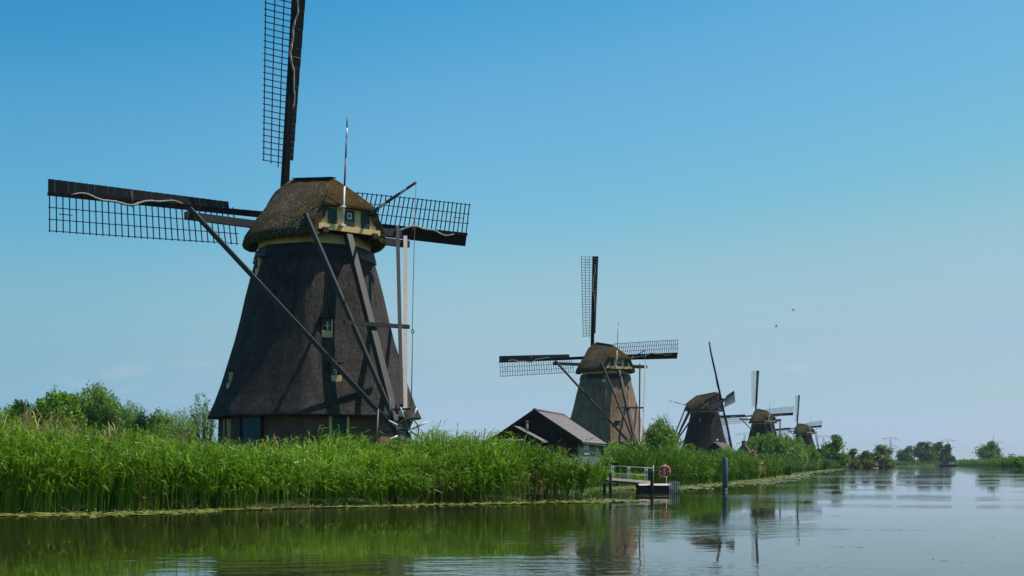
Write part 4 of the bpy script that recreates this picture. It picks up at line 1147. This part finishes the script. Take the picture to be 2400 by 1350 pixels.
def bush(name, label, px, top, Y, hw, mat, cat='bush', group=None, n_sh=46, per=120, leaf=(0.16, 0.05), seed=0, base=None, dens_bot=0.12, upright=0.6, tint0=0.56, thin=0.10):
    """many rising shoots with leaves along them"""
    rg = np.random.default_rng(100 + seed)
    x = mill_xy(px, Y); g = ground(x, Y) if base is None else base
    H = CH + (HZ - top) / F * Y - g
    W = hw / F * Y
    root = empty(name, (x, Y, g), 0, label, cat, group)
    st = MB(); PP = []; DD = []; TT = []
    for i in range(n_sh):
        an = rg.uniform(0, 2 * pi); rr = math.sqrt(rg.uniform(0, 1))
        tip = np.array([W * rr * cos(an), W * rr * sin(an), H * (1 - 0.42 * rr ** 2.2) * rg.uniform(0.78, 1.0)])
        b0 = np.array([tip[0] * 0.28, tip[1] * 0.28, -0.1])
        mid = (b0 + tip) / 2 + np.array([tip[0] * 0.18, tip[1] * 0.18, H * 0.06])
        ts = np.linspace(0, 1, 6)
        c = lambda t: np.outer((1 - t) ** 2, b0) + np.outer(2 * t * (1 - t), mid) + np.outer(t * t, tip)
        pts = c(ts)
        if i % 2 == 0: st.tube([Vector(p) for p in pts[:-1]], 0.012 * H + 0.008, 4, 0.004 * H, caps=False)
        m = per
        t = dens_bot + (1 - dens_bot) * rg.uniform(0, 1, m) ** 0.8
        p = c(t) + rg.normal(size=(m, 3)) * (thin * H * (1.15 - 0.85 * t))[:, None] * np.array([1, 1, 0.8])
        dirv = (tip - b0) / np.linalg.norm(tip - b0)
        d = dirv * upright + rg.normal(size=(m, 3)) * 0.55
        PP.append(p); DD.append(d); TT.append(np.clip(tint0 + rg.normal() * 0.13 + rg.normal(size=m) * 0.17, 0, 1))
    P, D, T = np.concatenate(PP), np.concatenate(DD), np.concatenate(TT)
    P[:, 2] = np.maximum(P[:, 2], 0.02)
    V, Q = leaf_quads(P, D, leaf[0], leaf[1], rg)
    st.build('stems', M['bark'], root)
    link('crown', np_mesh('crown', V, Q, M[mat], np.repeat(T, 4)), root)
    return root

def tree(name, label, px, top, Y, hw, mat, cat='tree', group=None, lobes=9, n=9000, leaf=(0.5, 0.3), seed=0, base=None, bottom=0.15, tint0=0.45, trunk=0.22):
    rg = np.random.default_rng(500 + seed)
    x = mill_xy(px, Y); g = ground(x, Y) if base is None else base
    H = CH + (HZ - top) / F * Y - g; W = hw / F * Y
    root = empty(name, (x, Y, g), 0, label, cat, group)
    tr = MB(); tr.tube([(0, 0, -0.3), (rg.normal() * 0.02 * H, 0, H * 0.3), (rg.normal() * 0.04 * H, 0, H * 0.62)], trunk * H / 9, 8, trunk * H / 30)
    cs, rs = [], []
    for i in range(lobes):
        an = 2 * pi * (i * 0.382 + rg.uniform(0, 0.2)); k = (i + 0.5) / lobes
        hh = bottom + (0.74 - bottom) * ((i * 0.618) % 1)
        er = math.sqrt(max(0.05, 1 - ((hh - 0.42) / 0.62) ** 2))
        rr = W * 0.55 * er * rg.uniform(0.55, 1.0)
        c = np.array([rr * cos(an), rr * sin(an), H * hh]); r = W * rg.uniform(0.40, 0.60)
        cs.append(c); rs.append(r)
        tr.tube([(0, 0, H * (0.18 + 0.35 * hh)), tuple(c * np.array([0.5, 0.5, 0.9])), tuple(c)], trunk * H / 28, 5, trunk * H / 90, caps=False)
    cs.append(np.array([rg.normal() * 0.1 * W, 0, H * 0.86])); rs.append(min(W * 0.40, H * 0.14))
    cs, rs = np.array(cs), np.array(rs)
    # sub clumps on the lobes
    li = rg.integers(0, len(cs), 26 * len(cs) // 2)
    dv = rg.normal(size=(len(li), 3)); dv /= np.linalg.norm(dv, axis=1, keepdims=True)
    sub = cs[li] + dv * rs[li][:, None] * rg.uniform(0.5, 1.05, (len(li), 1)) * np.array([1, 1, 0.85])
    sr = rs[li] * rg.uniform(0.22, 0.42, len(li)); stt = np.clip(tint0 + rg.normal(size=len(li)) * 0.16, 0.05, 0.95)
    k = rg.integers(0, len(sub), n)
    P = sub[k] + rg.normal(size=(n, 3)) * sr[k][:, None] * np.array([1, 1, 0.7])
    P = P[(P[:, 2] > 0.03 * H)]; k = k[:len(P)]
    P[:, 2] = np.minimum(P[:, 2], H)
    D = rg.normal(size=(len(P), 3)); D[:, 2] -= 0.2
    T = np.clip(np.resize(stt[k], len(P)) + rg.normal(size=len(P)) * 0.14, 0, 1)
    V, Q = leaf_quads(P, D, leaf[0], leaf[1], rg)
    tr.build('trunk', M['bark'], root)
    link('crown', np_mesh('crown', V, Q, M[mat], np.repeat(T, 4)), root)
    return root

G1 = 'bushes behind the reeds on the left'
bush('willow_bush', 'grey-green willow bush at the far left edge of the picture', 20, 935, 74, 60, 'willow', group=G1, seed=1, n_sh=83, per=130, dens_bot=0.04, leaf=(0.2, 0.065))
bush('bush', 'dark leafy bush just right of the leftmost willow bush', 55, 928, 70, 34, 'leaf', group=G1, seed=21, n_sh=53, per=120, leaf=(0.184, 0.096))
bush('bush', 'bright green broad-leaved bush, tallest of the left thicket with the willow behind it', 135, 908, 68, 62, 'leaf', group=G1, seed=2, n_sh=128, per=130, leaf=(0.230, 0.120), tint0=0.6)
bush('willow_bush', 'wide grey-green willow bush forming the right half of the left thicket', 215, 896, 75, 85, 'willow', group=G1, seed=3, n_sh=174, per=130, leaf=(0.253, 0.084))
bush('willow_bush', 'lower willow bush sloping down right of the wide one', 312, 935, 72, 45, 'willow', group=G1, seed=4, n_sh=83, per=110, tint0=0.55)
bush('bush', 'small dark bush in the dip between the thicket and the nearest windmill', 355, 985, 80, 40, 'leaf', group=G1, seed=5, n_sh=53, per=90, leaf=(0.184, 0.084))
bush('willow_bush', 'pale silvery bush left of the nearest windmill', 412, 948, 86, 48, 'willow', group=G1, seed=6, n_sh=91, per=95, tint0=0.68)
bush('bush', 'mid-green bush filling the gap between the thicket and the pale silvery bush', 372, 957, 84, 42, 'willow', group=G1, seed=71, n_sh=78, per=110, dens_bot=0.04, leaf=(0.230, 0.078), tint0=0.6)
bush('sapling', 'thin airy young tree standing close against the nearest windmill', 476, 910, 88, 36, 'willow', cat='tree', group=G1, seed=7, n_sh=35, per=80, leaf=(0.196, 0.066), tint0=0.45, thin=0.06, upright=0.8)
bush('willow_bush', 'pale green bush beside the right wall of the black shed', 1440, 1028, 118, 42, 'willow', seed=8, n_sh=46, per=95, leaf=(0.24, 0.10), tint0=0.55, cat='bush')
bush('willow_tree', 'rounded silvery willow standing between the brown windmill and the side-on one', 1550, 968, 150, 40, 'willow', cat='tree', seed=9, n_sh=78, per=130, leaf=(0.34, 0.12), tint0=0.5)
tree('bush', 'round yellow-green shrub at the foot of the side-on windmill', 1620, 1040, 205, 26, 'yellowgreen', cat='bush', seed=10, n=2600, leaf=(0.4, 0.26), lobes=7)
bush('willow_bush', 'big round willow hiding the lower part of the half-hidden windmill', 1795, 1009, 262, 58, 'willow', seed=11, n_sh=110, per=120, leaf=(0.55, 0.2), tint0=0.38, thin=0.07)
bush('willow_bush', 'second big willow, right of the one in front of the half-hidden windmill', 1848, 1012, 270, 50, 'willow', seed=12, n_sh=90, per=120, leaf=(0.55, 0.2), tint0=0.42, thin=0.07)
bush('willow_bush', 'pale drooping willow reaching down to the water below the two big willows', 1868, 1040, 240, 26, 'willow', seed=13, n_sh=60, per=110, leaf=(0.5, 0.17), tint0=0.7, base=0.2, thin=0.08)
bush('willow_bush', 'dark willow in front of the smallest windmill of the row', 1897, 1036, 300, 24, 'willow', seed=14, n_sh=50, per=90, leaf=(0.6, 0.24), tint0=0.3)
tree('bush', 'low dark round bush left of the tall bank tree', 1925, 1050, 330, 22, 'leafdark', cat='bush', seed=15, n=2600, leaf=(0.6, 0.4), lobes=7)
tree('tree', 'tall dark tree with an uneven pointed top on the far bank', 1957, 1018, 420, 30, 'leaf', seed=16, n=5200, leaf=(0.9, 0.5), lobes=11, tint0=0.35, bottom=0.1)
tree('bush', 'olive bush just right of the tall dark bank tree', 1998, 1052, 470, 22, 'olive', cat='bush', seed=17, n=2400, leaf=(0.9, 0.55), lobes=7)
tree('bush', 'olive bush in the middle of the far bank thicket', 2030, 1056, 500, 22, 'olive', cat='bush', seed=18, n=2400, leaf=(0.9, 0.55), lobes=7, tint0=0.35)
tree('tree', 'rounded olive-brown tree ending the left bank thicket', 2066, 1042, 560, 32, 'olive', seed=19, n=4500, leaf=(1.1, 0.6), lobes=11, bottom=0.08, tint0=0.5)
tree('tree', 'small dark green bush-like tree, left of the large far tree group', 2124, 1049, 960, 22, 'leafdark', seed=22, n=2600, leaf=(1.6, 1.1), lobes=8, bottom=0.1)
tree('tree', 'flat-topped thin tree sticking up behind the small dark far tree', 2131, 1042, 1010, 11, 'leafdark', seed=23, n=420, leaf=(1.7, 0.9), lobes=3, bottom=0.7)
G2 = 'large dark far tree group'
tree('tree', 'left and broadest tree of the large dark far group', 2168, 1034, 980, 27, 'leafdark', group=G2, seed=24, n=4600, leaf=(1.7, 1.1), lobes=12, bottom=0.12)
tree('tree', 'middle tree of the large dark far group', 2197, 1036, 1000, 22, 'leafdark', group=G2, seed=25, n=3600, leaf=(1.7, 1.1), lobes=10, bottom=0.12)
tree('tree', 'right lower tree of the large dark far group', 2222, 1042, 990, 18, 'leafdark', group=G2, seed=26, n=2800, leaf=(1.7, 1.1), lobes=9, bottom=0.12)
tree('tree', 'lone far tree with a distant sail behind it, right of the boat', 2321, 1034, 900, 28, 'leaf', seed=27, n=4200, leaf=(1.5, 1.0), lobes=11, bottom=0.08, base=0.8, tint0=0.3)
for i, px in enumerate((2365, 2369.5, 2374, 2379)):
    tree('poplar', ['first', 'second', 'third', 'last'][i] + ' from the left of the slim far poplars at the right edge', px, 1061 + (i % 2) * 2, 1900, 2.6, 'leafdark', group='slim poplars on the horizon', seed=30 + i, n=260, leaf=(2.2, 1.4), lobes=6, bottom=0.1, base=1.0)
G3 = 'bushes on the right bank'
for i, (px, top, Y, hw, m) in enumerate(((2398, 1071, 352, 20, 'leaf'), (2362, 1076, 430, 13, 'leaf'), (2382, 1077, 395, 12, 'leafdark'))):
    tree('bush', ['bush at the right edge of the picture on the right bank', 'leftmost low bush on the right bank', 'dark low bush between the two others on the right bank'][i], px, top, Y, hw, m, cat='bush', group=G3, seed=40 + i, n=2200, leaf=(0.7, 0.45), lobes=7, base=0.5, bottom=0.1)

# rose bush: green body with blooms
rb = tree('rose_bush', 'arching bush covered in pinkish white and rust blooms by the cottage', 1762, 1054, 136, 26, 'rose', cat='bush', seed=50, n=2600, base=0.5, leaf=(0.2, 0.16), lobes=8, bottom=0.15, tint0=0.5)
tree('bush', 'yellow-green bush touching the right side of the blooming bush', 1784, 1062, 141, 11, 'yellowgreen', cat='bush', seed=51, n=1200, leaf=(0.35, 0.22), lobes=6)

# reeds ---------------------------------------------------------------
def vnoise(x, y, s, seed):
    rg = np.random.default_rng(seed); t = rg.random((64, 64))
    u, v = x / s, y / s
    i, j = np.floor(u).astype(int), np.floor(v).astype(int); fu, fv = u - i, v - j
    fu, fv = fu * fu * (3 - 2 * fu), fv * fv * (3 - 2 * fv)
    g = lambda a, b: t[a % 64, b % 64]
    return g(i, j) * (1 - fu) * (1 - fv) + g(i + 1, j) * fu * (1 - fv) + g(i, j + 1) * (1 - fu) * fv + g(i + 1, j + 1) * fu * fv

def reeds(label, q0, q1, d0, d1, n, H, nl=8, lw=0.030, ll=0.55, mat='reed', sw=0.014, seed=0, wind=0.55, name='reeds', shore=True, hvar=0.13, points=None, tint0=0.42, tlow=0.36):
    rg = np.random.default_rng(900 + seed)
    if points is None:
        q = rg.uniform(q0, q1, n); d = d0 + (d1 - d0) * rg.uniform(0, 1, n) ** 1.25
        keep = (vnoise(q, d, 0.9, 4 + seed) + 0.30 * rg.random(n) > 0.34) & (vnoise(q, d, 2.1, 14 + seed) + 0.25 * rg.random(n) > 0.30)
        q, d = q[keep], d[keep]
        xy = shore_point(q, d); z = hfun(q, np.maximum(d, 0.0))
        qq, dd = q, d
    else:
        xy, z = points; qq, dd = xy[:, 0], xy[:, 1]
    m = len(xy)
    B = np.column_stack([xy, z - 0.05])
    big = vnoise(qq, dd, 2.6, 11 + seed)
    big2 = vnoise(qq + 9, dd + 4, 1.15, 81 + seed)
    hh = H * (0.56 + 0.50 * big + 0.36 * big2) * (1 + rg.normal(size=m) * hvar)
    if points is None: hh *= (0.88 + 0.12 * sstep(0, 1.2, dd - d0)) * (1 - 0.37 * np.exp(-((qq - 40.0) / 6.0) ** 2) * (1 - 0.5 * sstep(2, 7, dd))) * (1 + 0.13 * sstep(42.5, 46.5, qq) * (1 - sstep(53, 56, qq)))
    lf = (vnoise(qq + 50, dd, 1.7, 71 + seed) - 0.45) * 0.5
    lean = np.column_stack([rg.normal(size=m) * 0.08 + 0.05 * wind + lf, rg.normal(size=m) * 0.07 - 0.02 * (1 - sstep(0, 1.5, dd - d0) if points is None else 0)])
    tip = B + np.column_stack([lean * hh[:, None], hh]); mid = (B + tip) / 2 - np.column_stack([lean * hh[:, None] * 0.14, np.zeros(m)])
    tb = np.clip(tint0 + (big - 0.5) * 0.34 + (big2 - 0.5) * 0.30 + rg.normal(size=m) * 0.10, 0.02, 0.98)
    a = rg.uniform(0, pi, m); s_ = np.column_stack([np.cos(a), np.sin(a), np.zeros(m)]) * sw * 0.5
    V = [np.stack([B - s_, B + s_, mid + s_ * 0.9, mid - s_ * 0.9], 1).reshape(-1, 3), np.stack([mid - s_ * 0.9, mid + s_ * 0.9, tip + s_ * 0.4, tip - s_ * 0.4], 1).reshape(-1, 3)]
    T = [np.repeat(tb * 0.9, 4), np.repeat(tb, 4)]
    for k in range(nl):
        t = np.clip(tlow + (1 - tlow) * (k + rg.random(m)) / nl, 0, 1)[:, None]
        p = (1 - t) ** 2 * B + 2 * t * (1 - t) * mid + t * t * tip
        az = np.where(rg.random(m) < wind, rg.normal(size=m) * 0.75 - 0.25, rg.uniform(0, 2 * pi, m))
        hd = np.column_stack([np.cos(az), np.sin(az), np.zeros(m)])
        sd_ = np.column_stack([-np.sin(az), np.cos(az), np.zeros(m)])
        L_ = (ll * rg.uniform(0.6, 1.25, m))[:, None]
        up0 = rg.uniform(0.8, 1.25, m)[:, None]; dr = rg.uniform(-0.75, 0.75, m)[:, None]
        w = (lw * rg.uniform(0.7, 1.2, m))[:, None]
        p1 = p + hd * L_ * 0.22 + np.array([0, 0, 1]) * L_ * 0.45 * up0
        p2 = p1 + hd * L_ * 0.42 + np.array([0, 0, 1]) * L_ * 0.40 * dr
        tw = sd_ + np.array([0, 0, 1]) * rg.normal(size=m)[:, None] * 0.45
        V.append(np.stack([p - tw * w * 0.25, p + tw * w * 0.25, p1 + tw * w * 0.5, p1 - tw * w * 0.5], 1).reshape(-1, 3))
        V.append(np.stack([p1 - tw * w * 0.5, p1 + tw * w * 0.5, p2 + tw * w * 0.08, p2 - tw * w * 0.08], 1).reshape(-1, 3))
        tl = np.clip(tb + rg.normal(size=m) * 0.20, 0, 1)
        T += [np.repeat(tl, 4), np.repeat(tl, 4)]
    V = np.concatenate(V); T = np.concatenate(T)
    Q = np.arange(len(V)).reshape(-1, 4)
    return tag(link(name, np_mesh(name, V, Q, M[mat], T)), label, 'reeds', kind='stuff')

reeds('dense tall green reeds along the water in front of the nearest windmill', 8, 50.9, -0.3, 8.5, 24000, 1.85, seed=1, lw=0.040, ll=0.72, sw=0.02, nl=7)
reeds('taller reeds on the raised ground at the left of the picture', 14, 42, 7.5, 17, 7000, 1.5, seed=2, lw=0.04, ll=0.6, nl=7, hvar=0.16)
reeds('reeds around the end of the bed in front of the black shed', 50.9, 62, 4.6, 9, 2600, 0.75, seed=3)
reeds('reeds and weeds on the bank behind the landing stage', 62, 80.5, 0.8, 9, 4600, 0.62, seed=4, nl=7, lw=0.035, hvar=0.25)
reeds('tall reeds lining the bank behind the lifebuoy and the blue pole', 80.5, 150, 0.0, 3.6, 8600, 2.0, nl=6, lw=0.05, ll=0.6, sw=0.025, mat='reed', seed=5, tint0=0.14)
reeds('reeds lining the far left bank beyond the blue pole', 150, 420, 0.3, 4.2, 8000, 2.0, nl=5, lw=0.12, ll=0.75, sw=0.06, mat='reed_far', seed=6, tint0=0.16)
reeds('distant reed belt on the left bank near the bend', 420, 930, 0.0, 10, 7000, 2.2, nl=4, lw=0.3, ll=1.1, sw=0.16, mat='reed_far', seed=7)
rg = np.random.default_rng(77)
qr = rg.uniform(280, 900, 9000); dr_ = rg.uniform(0.2, 9, 9000)
xyR = qr[:, None] * VR + (np.interp(qr, qR, dR) + dr_)[:, None] * WR
reeds('reed belt along the right bank of the canal', 0, 0, 0, 0, 0, 2.5, nl=4, lw=0.22, ll=1.0, sw=0.12, mat='reed_far', seed=8, points=(xyR, hR(qr, dr_)))

# grass on the banks
def grass(name, label, q0, q1, d0, d1, n, h, mat, w=0.02, seed=0, cat='grass', plume=False):
    rg = np.random.default_rng(1300 + seed)
    q, d = rg.uniform(q0, q1, n), rg.uniform(d0, d1, n)
    keep = vnoise(q, d, 1.3, 21 + seed) + 0.5 * rg.random(n) > 0.5
    q, d = q[keep], d[keep]; m = len(q)
    B = np.column_stack([shore_point(q, d), hfun(q, d) - 0.03])
    hh = h * (0.55 + 0.9 * vnoise(q, d, 2.2, 31 + seed)) * rg.uniform(0.6, 1.25, m)
    az = rg.uniform(0, 2 * pi, m); ln = rg.uniform(0.05, 0.5, m) * hh
    hd = np.column_stack([np.cos(az) * ln, np.sin(az) * ln, np.zeros(m)])
    p1 = B + hd * 0.3 + np.column_stack([np.zeros((m, 2)), hh * 0.6]); p2 = B + hd + np.column_stack([np.zeros((m, 2)), hh])
    a2 = rg.uniform(0, pi, m); s_ = np.column_stack([np.cos(a2), np.sin(a2), np.zeros(m)]) * w * 0.5
    k1, k2 = (0.5, 0.35) if not plume else (0.45, 2.2)
    V = [np.stack([B - s_, B + s_, p1 + s_ * k1 * 1.5, p1 - s_ * k1 * 1.5], 1).reshape(-1, 3), np.stack([p1 - s_ * k1 * 1.5, p1 + s_ * k1 * 1.5, p2 + s_ * k2, p2 - s_ * k2], 1).reshape(-1, 3)]
    T = np.clip(0.5 + rg.normal(size=m) * 0.2, 0, 1)
    if plume:
        p3 = p2 + hd * 0.25 + np.array([0, 0, 0.14]); V.append(np.stack([p2 - s_ * k2, p2 + s_ * k2, p3 + s_ * 0.4, p3 - s_ * 0.4], 1).reshape(-1, 3))
        T = np.concatenate([np.repeat(T, 4)] * 3)
    else: T = np.concatenate([np.repeat(T, 4)] * 2)
    V = np.concatenate(V); Q = np.arange(len(V)).reshape(-1, 4)
    return tag(link(name, np_mesh(name, V, Q, M[mat], T)), label, cat, kind='stuff')
grass('grass', 'rough green grass on the ground round the nearest windmill', 15, 80, 8, 34, 26000, 0.75, 'grassb', 0.035, 1)
grass('dry_grass', 'tan dry grass stalks at the foot of the nearest windmill', 40, 56, 8.5, 14, 2600, 1.25, 'straw', 0.022, 2, plume=True)
grass('dry_grass', 'brownish seeding grass among the raised reeds at the left', 16, 38, 6, 13, 1500, 1.9, 'straw', 0.025, 7, plume=True)
grass('dry_grass', 'tan dry grass in front of the black shed', 56, 74, 3, 9, 900, 1.5, 'straw', 0.025, 3, plume=True)
grass('grass', 'weedy green growth on the bank below the farther windmills', 74, 330, 3.5, 32, 26000, 0.9, 'grassdark', 0.08, 4)

# floating lily pads ------------------------------------------------------
def pads(label, q0, q1, wmin, wmax, n, r, seed, zsc=1.0):
    rg = np.random.default_rng(1700 + seed)
    q = rg.uniform(q0, q1, n)
    wd = wmin + (wmax - wmin) * vnoise(q, q * 0, 3.0, 41 + seed)
    d = 0.6 - rg.uniform(0, 1, n) ** 0.85 * (wd + 0.6)
    keep = vnoise(q, d, 0.7, 51 + seed) + 0.45 * rg.random(n) > 0.28
    q, d = q[keep], d[keep]; m = len(q)
    c = np.column_stack([shore_point(q, d), 0.006 + 0.022 * rg.random(m)])
    rr = r * rg.uniform(0.45, 1.25, m)
    V = []
    nx, ny = rg.normal(size=m) * 0.10, rg.normal(size=m) * 0.10
    k = 6
    a0 = rg.uniform(0, 2 * pi, m)
    pts = []
    for j in range(k):
        a = a0 + 2 * pi * j / k * 0.97
        x, y = np.cos(a) * rr, np.sin(a) * rr
        pts.append(c + np.column_stack([x, y, np.maximum(-c[:, 2] + 0.004, x * nx + y * ny)]))
    V = np.stack(pts, 1).reshape(-1, 3)
    Q0 = np.arange(m * k).reshape(m, k)
    Q = np.concatenate([Q0[:, [0, 1, 2, 3]], Q0[:, [0, 3, 4, 5]]])
    T = np.repeat(np.clip(0.5 + rg.normal(size=m) * 0.22, 0, 1), k)
    tag(link('lily_pads', np_mesh('lily_pads', V, Q, M['pad'], T)), label, 'water lilies', kind='stuff')
pads('pale green lily pads floating along the near reed edge', 8, 52.5, 0.7, 4.6, 13000, 0.13, 1)
pads('lily pads between the gangway posts and the bank', 60, 76, 0.3, 1.2, 1100, 0.14, 2)
pads('broad patch of lily pads along the bank beside the blue pole', 76, 150, 2.2, 5.5, 9000, 0.17, 3)
pads('lily pads fringing the farther left bank', 150, 420, 1.5, 4.5, 7000, 0.30, 4)
rg = np.random.default_rng(5)
def blooms(label, q0, q1, w, n, r, seed):
    rg = np.random.default_rng(seed)
    q = rg.uniform(q0, q1, n); d = 0.2 - rg.uniform(0, 1, n) * w
    c = np.column_stack([shore_point(q, d), 0.05 + 0.05 * rg.random(n)])
    V = []; 
    off = np.array([(1, 0, 0), (0, 1, 0), (-1, 0, 0), (0, -1, 0)]) * r
    top = c[:, None, :] + off[None] + np.array([0, 0, r * 0.8]); bot = c[:, None, :] + off[None] * 0.35
    V = np.concatenate([bot, top], 1).reshape(-1, 3)
    Q = []
    for i in range(n):
        b = i * 8
        for j in range(4): Q.append((b + j, b + (j + 1) % 4, b + 4 + (j + 1) % 4, b + 4 + j))
        Q.append((b + 4, b + 5, b + 6, b + 7))
    tag(link('lily_blooms', np_mesh('lily_blooms', V, np.array(Q), M['bloom'], np.repeat(rg.random(n), 8))), label, 'flowers', kind='stuff')
blooms('small yellow and white water lily flowers along the near reeds', 20, 56, 2.2, 110, 0.035, 61)
blooms('pale water lily flowers on the patch beside the blue pole', 66, 150, 4.5, 300, 0.055, 62)

# far woods and hedges on the horizon: one mass
def woods(label, x0, x1, Y0, dy, n, h, leaf, seed, mat='leafdark'):
    rg = np.random.default_rng(2000 + seed)
    nc = 150
    cx = rg.uniform(x0, x1, nc); cy = Y0 + rg.uniform(-dy, dy, nc) + (cx - x0) * 0.02
    ch = h * rg.uniform(0.4, 1.0, nc) * (0.6 + 0.7 * vnoise(cx, cx * 0, 60, seed))
    k = rg.integers(0, nc, n)
    wdt = (x1 - x0) / nc * 2.2
    u = rg.random(n)
    P = np.column_stack([cx[k] + rg.normal(size=n) * wdt * np.sqrt(1 - u * 0.8), cy[k] + rg.normal(size=n) * 4, 0.6 + ch[k] * u])
    V, Q = leaf_quads(P, rg.normal(size=(n, 3)), leaf, leaf * 0.7, rg)
    T = np.repeat(np.clip(0.45 + rg.normal(size=n) * 0.2, 0, 1), 4)
    tag(link('distant_woods', np_mesh('distant_woods', V, Q, M[mat], T)), label, 'woods', kind='stuff')
woods('low line of far woods on the horizon behind the canal', 330, 900, 1700, 60, 9000, 9, 3.2, 1)
woods('far hedges beyond the fields on the left', -900, 330, 1500, 60, 9000, 5, 3.0, 2)
woods('wooded strip behind the right bank', 420, 760, 1250, 30, 5000, 6, 2.4, 3, 'leaf')

reeds('scattered dead straw-coloured reed stalks among the green reeds by the water', 10, 50.5, -0.5, 6, 900, 1.7, nl=3, lw=0.03, ll=0.4, sw=0.022, mat='straw', seed=9, name='dead_reeds', hvar=0.35)
rg = np.random.default_rng(91)
qb, db = rg.uniform(12, 51, 420), rg.uniform(-0.6, 0.5, 420)
B0 = np.column_stack([shore_point(qb, db), np.full(420, 0.03)])
an = rg.uniform(-0.9, 0.9, 420); ln = rg.uniform(0.4, 1.1, 420)
B1 = B0 + np.column_stack([np.sin(an) * ln, -0.12 * ln, 0.55 * ln * rg.random(420)])
w_ = np.array([0.0, 0.0, 0.012])
V = np.stack([B0 - w_, B1 - w_ * 0.6, B1 + w_ * 0.6, B0 + w_], 1).reshape(-1, 3)
tag(link('broken_stems', np_mesh('broken_stems', V, np.arange(len(V)).reshape(-1, 4), M['straw'], np.repeat(rg.random(420), 4))), 'broken dry reed stems lying along the waterline', 'reeds', kind='stuff')
G5 = 'low bushes along the bank behind the landing stage and the blue pole'
for i, (px, top, Y, hw, m, lab) in enumerate((
        (1484, 1064, 104, 24, 'leaf', 'green bush on the bank above the handrail of the gangway'),
        (1515, 1072, 100, 16, 'willow', 'small pale bush between the gangway end and the lifebuoy'),
        (1645, 1077, 103, 22, 'leaf', 'dark low bush at the water below the thatched barn'),
        (1678, 1072, 109, 20, 'leaf', 'low bush just left of the blue pole'),
        (1728, 1075, 123, 22, 'leafdark', 'low dark bush just right of the blue pole'),
        (1764, 1092, 134.5, 16, 'willow', 'pale low shrub at the water under the blooming bush'),
        (1842, 1084, 187, 13, 'leafdark', 'small dark shrub at the water left of the drooping willow'),
        (1412, 1040, 108, 20, 'willow', 'pale bush partly hidden by the right wall of the black shed'))):
    bush('bush', lab, px, top, Y, hw, m, group=G5, seed=60 + i, n_sh=34, per=90, leaf=(0.24 * Y / 115, 0.11 * Y / 115), tint0=0.45, thin=0.13, dens_bot=0.02)

rg = np.random.default_rng(19)
V, Q = [], []
for px, py in ((2112, 1241), (2140, 1243), (2086, 1238), (1990, 1282), (1978, 1283), (2330, 1260), (1900, 1330), (2240, 1315), (150, 1240), (700, 1262), (1010, 1225)):
    Y = CH * F / (py - HZ); x = mill_xy(px, Y)
    for k in range(8):
        c = np.array([x + rg.normal() * 0.22, Y + rg.normal() * 0.25, 0.004 + 0.004 * rg.random()]); a = rg.uniform(0, pi); l_ = rg.uniform(0.03, 0.09)
        d1 = np.array([cos(a), sin(a), 0]) * l_; d2 = np.array([-sin(a), cos(a), 0]) * 0.018
        b_ = len(V); V += [c - d1, c - d2, c + d1, c + d2]; Q.append((b_, b_ + 1, b_ + 2, b_ + 3))
tag(link('floating_weed', np_mesh('floating_weed', np.array(V), np.array(Q), M['olive'], np.repeat(rg.random(len(Q)), 4))), 'small scraps of weed floating on the open water', 'water weed', kind='stuff')
